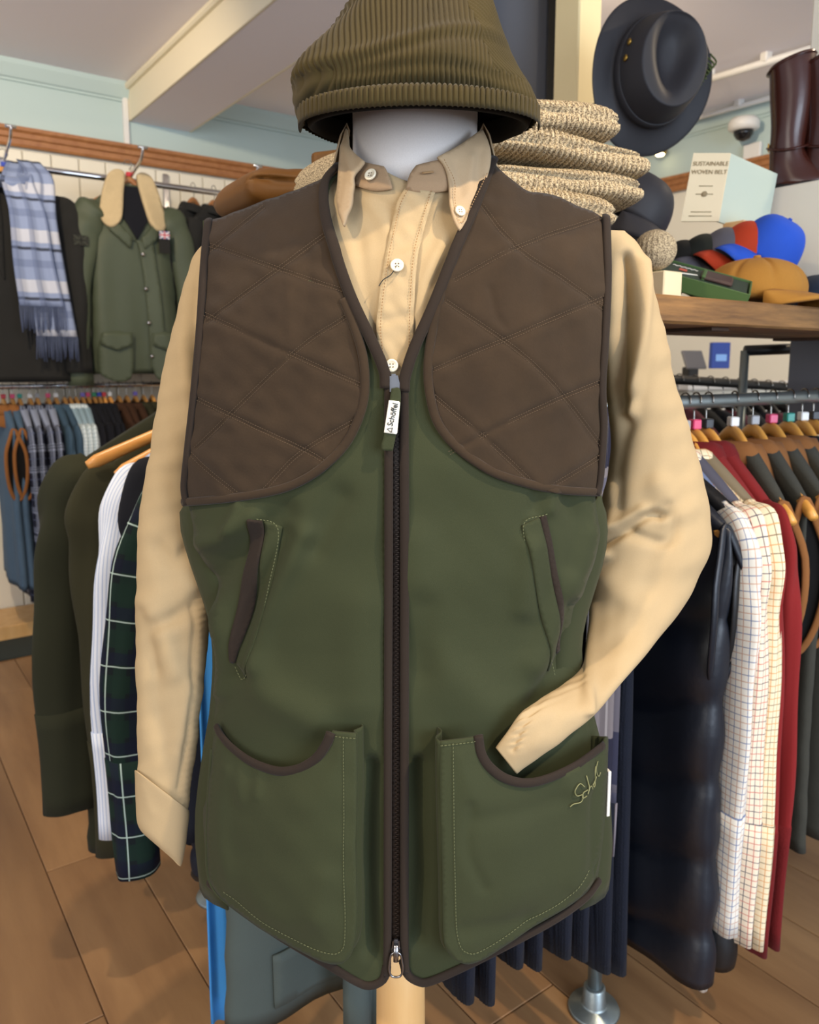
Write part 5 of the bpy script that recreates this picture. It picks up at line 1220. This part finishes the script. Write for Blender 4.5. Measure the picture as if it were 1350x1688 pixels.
def baseball_cap(p, rot, m, label, scale=1):
    t = thing('baseball_cap', label, 'cap', p, 0, 'baseball caps stacked on the shelf'); t.rotation_euler = rot; t.scale = (scale,)*3
    V, F, uv = cap_mesh(); mesh_obj('crown', V, F, m, t, uv, solid=.002); V, F, uv = peak_mesh(); mesh_obj('peak', V, F, m, t, uv, solid=.004)
    V, F, uv = lathe([(0, 0), (.006, 0), (.005, .004), (0, .005)], 12); mesh_obj('top_button', V+np.array([0, 0, .115]), F, m, t, uv); return t
CAPS = [(1130, .0, '#1c1a16', 'black brown cap furthest left in the leaning cap stack', .04), (1150, .0, '#22241d', 'dark olive cap second from left in the leaning cap stack', .045), (1178, .01, '#57555c', 'grey cap in the middle of the leaning cap stack', .05), (1212, .02, '#b03a1c', 'rust red cap tucked under the blue cap', .055), (1262, .03, '#2a55c0', 'bright blue cap at the right end of the cap stack', .075)]
zc_ = Vector((.42, -.38, .82)).normalized(); pd = Vector((-.85, -.35, -.25)); pd = (pd-zc_*pd.dot(zc_)).normalized(); xc_ = (-pd).cross(zc_)
CM = Matrix((xc_, -pd, zc_)).transposed(); p0 = on_shelf(1262, -.02); p0 = at(1258, 424, p0.y)
for k, (px, off, hx, lb, dz) in enumerate(CAPS[::-1]):
    m = fabric('cap '+hx, hx, .85, .1, 12, 700, .25, .05)
    baseball_cap(p0+Vector((-.036, .012, -.004))*k-zc_*.008*k, CM.to_euler(), m, lb, .74)
# mustard newsboy cap
M['mustcap'] = fabric('mustard wool cap', '#b07b34', .95, .2, 14, 400, .5, .2); M['denimcap'] = fabric('navy tweed cap', '#2b3442', .95, .3, 60, 400, .5, .2)
def flat_cap(px, off, m, label, w=.115, rz=0., rp=1.0):
    p = on_shelf(px, off); t = thing('flat_cap', label, 'cap', p, rz)
    a = np.linspace(0, 2*PI, 96, endpoint=False); R = []
    for k, z in [(.80, .014), (.93, .018), (1.0, .032), (.98, .050), (.88, .070), (.70, .084), (.45, .093), (.2, .096), (0.02, .097)]:
        sm_ = 1-.02*np.abs(np.cos(4*a))**30*(k > .3); R.append(np.stack([w*k*np.cos(a)*sm_, w*.95*k*np.sin(a)*sm_, np.full(96, z)-.006*np.abs(np.cos(4*a))**40*(k < .95)], 1))
    V, F, uv = loft(np.array(R), True, True, True); mesh_obj('crown', V, F, m, t, uv, sub=1)
    V, F, uv = lathe([(0, .094), (.008, .096), (.006, .102), (0, .103)], 14); mesh_obj('top_button', V, F, m, t, uv)
    u = np.linspace(-1, 1, 31); R = []
    for v in np.linspace(0, 1, 6):
        x = w*.85*u*(1-.08*v); y = -w*.78*np.sqrt(np.clip(1-(.75*u)**2, 0, 1))-.058*v*np.sqrt(np.clip(1-u**4, 0, 1)); R.append(np.stack([x, y, .026-.014*v-.012*u**2*v], 1))
    V, F, uv = loft(np.array(R), False); mesh_obj('peak', V, F, m, t, uv, solid=.006); return t
flat_cap(1232, .035, M['mustcap'], 'mustard eight panel flat cap at the front of the shelf', .098, .75)
flat_cap(1345, -.02, M['denimcap'], 'navy tweed flat cap at the right edge of the shelf', .095, .3)
# open green gift box
M['gbox'] = plain('green card box', '#3f5a2b', .6); M['gboxd'] = plain('dark green tray', '#1d2f22', .6); M['leath'] = plain('brown leather', '#3a2520', .5)
p = on_shelf(1143, .05); gb = thing('gift_box', 'open green gift box with brown leather goods leaning on the shelf', 'box', p); gb.rotation_euler = (.34, .30, AU-.95); gb.location.z = SZ+.040
BW, BD, BH = .165, .095, .026
box('box_base', (BW, BD, .004), M['gbox'], (0, 0, -BH/2), 0, gb, .001)
for x, y, sx, sy in ((0, -BD/2, BW, .003), (0, BD/2, BW, .003), (-BW/2, 0, .003, BD), (BW/2, 0, .003, BD)): box('box_wall', (sx, sy, BH), M['gbox'], (x, y, 0), 0, gb, .0006)
box('tray', (BW-.008, BD-.008, .004), M['gboxd'], (0, 0, BH/2-.005), 0, gb, .001); box('leather_case', (.055, .05, .008), M['leath'], (.024, 0, BH/2), 0, gb, .003); box('leather_case', (.008, .05, .010), M['gbox'], (.002, 0, BH/2), 0, gb, .002)
V, F = text_mesh('Jack Pyke', .014, .25, .0002); mesh_obj('tray_lettering', V+np.array([-.032, .022, BH/2-.002]), F, M['white'], gb, smooth=False) if False else None
parts = [sweep(cr([(-.055+.009*i, .024, 0), (-.052+.009*i, .030, 0), (-.049+.009*i, .022, 0), (-.047+.009*i, .027, 0)], 4)+np.array([0, 0, BH/2-.002]), .0011, .0004, 5, (0, 0, 1)) for i in range(5)]
V, F, uv = merge(parts); mesh_obj('tray_lettering', V, F, M['white'], gb)
box('tray_crest', (.014, .012, .001), plain('crest red', '#b5503c', .6), (-.035, .006, BH/2-.002), 0, gb, 0); box('tray_ribbon', (.03, .004, .001), M['white'], (-.022, -.012, BH/2-.002), .5, gb, 0)
# belt display box
BY = on_shelf(1185, -.12); bd = thing('belt_display', 'cream leaning display box printed sustainable woven belt', 'display', (BY.x, BY.y, SZ)); 
fq = [at(*p, BY.y) for p in ((1143, 252), (1204, 252), (1184, 365), (1122, 365))]; dv = Vector((.15, .10, -.02))
def quadbox(name, q, n, m):
    q = [Vector(v)-bd.location for v in q]; V = [list(v) for v in q]+[list(v+n) for v in q]
    return mesh_obj(name, V, [[0, 1, 2, 3], [7, 6, 5, 4], [0, 4, 5, 1], [1, 5, 6, 2], [2, 6, 7, 3], [3, 7, 4, 0]], m, bd, smooth=False, bevel=.0006)
quadbox('front_card', fq, Vector((.004, .006, 0)), M['cream'])
M['acrylic'] = plain('pale acrylic side', '#b9c4b4', .25, 0, .5)
quadbox('side_face', [fq[1]+Vector((.001, .003, 0)), fq[1]+dv, fq[2]+dv, fq[2]+Vector((.001, .003, 0))], Vector((-.003, .004, 0)), M['acrylic'])
ex = (fq[1]-fq[0]).normalized(); ey = (fq[0]-fq[3]).normalized(); ez = ex.cross(ey).normalized(); TM = Matrix((ex, ey, ez)).transposed().to_4x4()
for body, f, size in (('SUSTAINABLE', .84, .0125), ('WOVEN BELT', .72, .0125), ('natural fibres', .45, .006), ('made to last', .10, .006)):
    if body in ('natural fibres', 'made to last'): continue
    V, F = text_mesh(body, size, 0, .0003); TM.translation = (fq[3]*(1-f)+fq[0]*f+ (fq[1]-fq[0])*.52)-bd.location-Vector((0, .0015, 0)); mesh_obj('lettering', rot_pts(V, TM), F, plain('card print', '#8f7d5c', .8), bd, smooth=False)
for f, w in ((.52, .03), (.40, .038), (.14, .045), (.08, .05)):
    c = (fq[3]*(1-f)+fq[0]*f+(fq[1]-fq[0])*.5)-bd.location-Vector((0, .0012, 0)); tube('print_rule', [c-ex*w/2, c+ex*w/2], .0009, bpy.data.materials['card print'], bd, .0003, 5, (0, -1, 0))
c = (fq[3]*.60+fq[0]*.40+(fq[1]-fq[0])*.5)-bd.location-Vector((0, .0015, 0)); V, F, uv = lathe([(0, 0), (.006, 0), (.006, .0006), (0, .0006)], 16); TM.translation = c; mesh_obj('print_emblem', rot_pts(V, TM), F, bpy.data.materials['card print'], bd)
box('stand', (.07, .05, max(.02, (fq[3].z-SZ))), M['lightwood'], (.035, .02, max(.02, fq[3].z-SZ)/2), AU, bd, .002)
# knit bobble, small tins, dark cap behind the knits
p = on_shelf(1068, .03)
a = np.linspace(0, 2*PI, 90, endpoint=False); R = []
for t_ in np.linspace(0, PI, 26): R.append(np.stack([.034*math.sin(t_)*np.cos(a)*(1+.05*np.abs(np.sin(12*a))), .034*math.sin(t_)*np.sin(a)*(1+.05*np.abs(np.sin(12*a))), np.full(90, .036-.034*math.cos(t_))], 1))
V, F, uv = loft(np.array(R), True, True, True); o = mesh_obj('rolled_knit_sock', V, F, M['marl'], None, uv); o.location = (p.x, p.y, SZ+.052); tag(o, 'round cream knitted bobble beside the green gift box', 'knitwear')
box('card_box', (.05, .05, .05), M['cream'], (p.x+.012, p.y+.0, SZ+.026), AU, None, .002); tag(bpy.data.objects['card_box'], 'small cream box under the knitted bobble', 'box')
p = on_shelf(1010, -.14); t = thing('waxed_baseball_cap', 'dark waxed cap resting against the knit pile', 'cap', (p.x+.01, p.y-.02, SZ+.175)); t.rotation_euler = (.45, .35, AU); t.scale = (.85, .85, .85)
V, F, uv = cap_mesh(.085, .10); mesh_obj('crown', V, F, M['hat'], t, uv, solid=.002); V, F, uv = peak_mesh(.085, .06); mesh_obj('peak', V, F, M['hat'], t, uv, solid=.004)
bs = box('card_stand', (.07, .05, .17), M['dkgrey'], (p.x, p.y+.01, SZ+.086), AU, None, .003); tag(bs, 'dark block under the waxed cap behind the knits', 'stand')
# riding boots on a white riser
M['boot'] = plain('oxblood boot leather', '#3e1c14', .25, 0, .55, bumps=(25, .15))
rp = at(1285, 314, 1.92); rs_ = box('display_riser', (.26, .22, rp.z-SZ), M['wall_cream'], (rp.x+.10, rp.y+.03, (rp.z+SZ)/2+.001), AU, None, .003); tag(rs_, 'white riser block under the brown boots', 'stand')
def boot(px, label, dy):
    b = at(px, 312, 1.92+dy); t = thing('riding_boot', label, 'boot', (b.x, b.y, rp.z+.001), 0, 'brown leather boots'); t.rotation_euler = (0, 0, -.5); t.scale = (.82, .82, .80)
    R = []; a = np.linspace(0, 2*PI, 40, endpoint=False)
    for z, x, rx, ry in [(.36, -.004, .058, .050), (.34, 0, .056, .048), (.26, .004, .054, .046), (.18, .004, .047, .042), (.12, .0, .042, .038), (.085, .006, .046, .038), (.06, .018, .060, .038), (.035, .034, .078, .038), (.016, .042, .088, .040), (.0, .044, .090, .040)]:
        ph = .006*np.sin(3*a+z*40); R.append(np.stack([x+(rx+ph*.4)*np.cos(a), (ry+ph*.3)*np.sin(a), np.full(40, z)+(.02*np.cos(a) if z > .3 else 0)], 1))
    V, F, uv = loft(np.array(R), True, False, True); mesh_obj('boot_leather', V, F, M['boot'], t, uv, solid=.003, sub=1)
    V, F, uv = loft(np.array([np.stack([.046+.093*k*np.cos(a), .043*k*np.sin(a), np.full(40, z)], 1) for k, z in ((1, .012), (1, .001), (0.9, .0005))]), True, True, True); mesh_obj('sole', V, F, M['blk'], t, uv)
    q = np.stack([.003+.050*np.cos(a), .044*np.sin(a), .125+.02*np.sin(a)], 1); tube('ankle_strap', q, .009, M['boot'], t, .003, 8, None, closed=True)
    q = np.stack([-.003+.059*np.cos(a), .051*np.sin(a), .352+.02*np.cos(a)], 1); tube('top_band', q, .006, M['boot'], t, .003, 8, None, closed=True)
    box('buckle', (.004, .02, .022), M['brass'], (-.049, 0, .125), 0, t, .001)
boot(1293, 'brown leather riding boot nearer the security camera', 0); boot(1352, 'brown leather riding boot cut by the right picture edge', -.03)

# far wall: dome camera, lamp, ceiling tracks
dc = on_far(1226, 212, .12); t = thing('dome_camera', 'white dome security camera high on the far wall', 'camera', dc)
V, F, uv = lathe([(0, .05), (.065, .05), (.078, .03), (.078, .0), (.06, -.012), (0, -.012)], 32); mesh_obj('housing', V, F, M['cablewhite'], t, uv)
V, F, uv = lathe([(.05, -.010), (.048, -.03), (.034, -.052), (.012, -.062), (0, -.063)], 32); mesh_obj('dome', V, F, plain('smoked dome', '#17171a', .08), t, uv)
tube('bracket', [(0, .0, .04), tuple(U3*.06+Vector((0, 0, .045))), tuple(U3*.13+Vector((0, 0, .02)))], .02, M['cablewhite'], t)
q = on_far(1240, 262, .03); o = box('junction_box', (.03, .10, .16), M['cablewhite'], (q.x, q.y, q.z), AU, None, .006); tag(o, 'white junction box on the far wall under the dome camera', 'box')
lp = on_far(1088, 248, .10); t = thing('wall_spot', 'small glowing spot lamp in front of the green far wall', 'lamp', lp)
V, F, uv = lathe([(0, .035), (.03, .03), (.042, 0), (.036, -.02)], 24); mesh_obj('lamp_shade', V, F, M['brass'], t, uv); V, F, uv = lathe([(0, .01), (.022, .005), (.03, -.015), (.02, -.03), (0, -.034)], 20); mesh_obj('bulb', V, F, plain('glowing bulb', '#ffe2a8', .5, emit=9), t, uv)
tube('stem', [(0, 0, .03), (0, 0, .10), tuple(U3*.09+Vector((0, 0, .12)))], .006, M['brass'], t)
def ctrack(p0, p1, r, name, label, zc):
    A = on_plane(*p0, Vector((0, 0, zc)), Vector((0, 0, 1))); B = on_plane(*p1, Vector((0, 0, zc)), Vector((0, 0, 1))); t = thing(name, label, 'track', A)
    tube('track_tube', [Vector((0, 0, 0)), (B-A)/2, B-A], r, M['cablewhite'], t, None, 10); 
    for k in (.2, .55, .9): box('track_clip', (.04, .04, .045), M['cablewhite'], (B-A)*k+Vector((0, 0, .02)), .4, t, .006)
ctrack((1120, 145), (1400, 62), .016, 'ceiling_track', 'white tubular track along the ceiling right of the hat', CEIL-.04)
ctrack((1100, 208), (1330, 145), .012, 'ceiling_track', 'thin white second track on the ceiling above the dome camera', CEIL-.03)

# counter area seen under the shelf
cb = FPT-U3*.9; 
ctp = at(1220, 640, 3.4); cn = thing('shop_counter', 'white shop counter seen under the shelf', 'counter', (ctp.x, ctp.y, 0), AU)
box('front', (.8, .36, ctp.z), M['wall_cream'], (-.1, .1, ctp.z/2), 0, cn, .005); box('top', (.86, .42, .03), M['cablewhite'], (-.1, .1, ctp.z+.016), 0, cn, .006)
def on_counter(px, py, Y=3.4): return at(px, py, Y)
q = at(1137, 595, 3.3); tb = thing('till_screen', 'small grey tablet till tilted on the counter', 'screen', (q.x, q.y, ctp.z+.032), .3)
box('screen', (.10, .012, .085), M['greypost'], (.02, 0, .09), 0, tb, .003, (-.5, 0, 0)); box('stand', (.05, .05, .06), M['blk'], (.02, .02, .03), 0, tb, .004)
q = at(1186, 586, 3.5); bg = box('paper_bag', (.085, .03, .115), plain('royal blue bag', '#26408f', .6), (q.x, q.y, q.z), .1, None, .003); tag(bg, 'blue card hanging on the white wall under the shelf', 'card'); box('printed_patch', (.05, .002, .03), plain('pale blue print', '#7ba6e0', .6), (0, -.017, -.01), 0, bg, 0)
# second rack behind with black hangers
r2 = thing('back_rack', 'dark pipe rack with black hangers behind the right rail', 'rack', (0, 0, 0)); A = at(1115, 626, 2.35); B = at(1330, 640, 2.6)
tube('rail', [A-(B-A)*.3, A, B, B+(B-A)*.4], .014, M['blk'], r2); 
for e in (A-(B-A)*.28, B+(B-A)*.35): tube('leg', [e, Vector((e.x, e.y, .0))], .014, M['blk'], r2)
q0, q1 = at(1228, 578, 2.1), at(1330, 574, 2.1); bp = thing('pipe_bracket', 'dark pipe bracket with grey post under the shelf', 'bracket', (0, 0, 0)); tube('arm', [q0, (q0+q1)/2, q1], .014, M['blk'], bp); tube('post', [Vector((q0.x, q0.y, .0)), Vector((q0.x, q0.y, q0.z))], .012, M['pipe'], bp)
d = (B-A).normalized(); rz2 = math.atan2(d.y, d.x)+PI/2; M['pinkish'] = fabric('dusty pink cloth', '#5a2f38', .9)
for k in range(9):
    p = A+(B-A)*(.02+.11*k); lbn = ORD+['sixth', 'seventh', 'eighth', 'ninth']
    hanger(p, rz2, 'black hanger on the back rack, %s from the left' % lbn[k], .19, .085, 'blk', None, .015)
    g3 = Cloth(.72, .19, .09, .04, .03, .006, 30, 200+k); t = hang('back_blouse', p, rz2, '%s top on the back rack, %s from the left' % (('dusty pink', 'black', 'navy')[k % 3], lbn[k]), 'top'); g3.body(M[('pinkish', 'coat', 'navy')[k % 3]], t, n=14)

# ------------------------------------------------------------------ ceiling spot lamps
for k, (loc, tgt, pw, ang) in enumerate(SPOTS):
    d = (Vector(tgt)-Vector(loc)).normalized()
    t = thing('ceiling_spot', 'white ceiling spot lamp aimed at %s' % ('the dummy from the left', 'the dummy from the right', 'the left wall', 'the left rack floor', 'the right rail', 'the hat pillar', 'the far wall')[k], 'lamp', (loc[0], loc[1], CEIL))
    q = d.to_track_quat('-Z', 'Y').to_matrix().to_4x4(); q.translation = Vector(loc)-Vector((loc[0], loc[1], CEIL))
    V, F, uv = lathe([(.034, -.02), (.038, -.02), (.038, .05), (.02, .06), (0, .06)], 20); mesh_obj('shade', rot_pts(V, q), F[:-1], M['cablewhite'], t)
    V, F, uv = lathe([(0, 0), (.04, 0), (.04, -.02), (0, -.02)], 20); mesh_obj('ceiling_plate', V, F, M['cablewhite'], t, uv)
    s_ = spot('spot_light', Vector(loc)+d*.03, tgt, pw*SPW, WARM, ang, .7, .035)
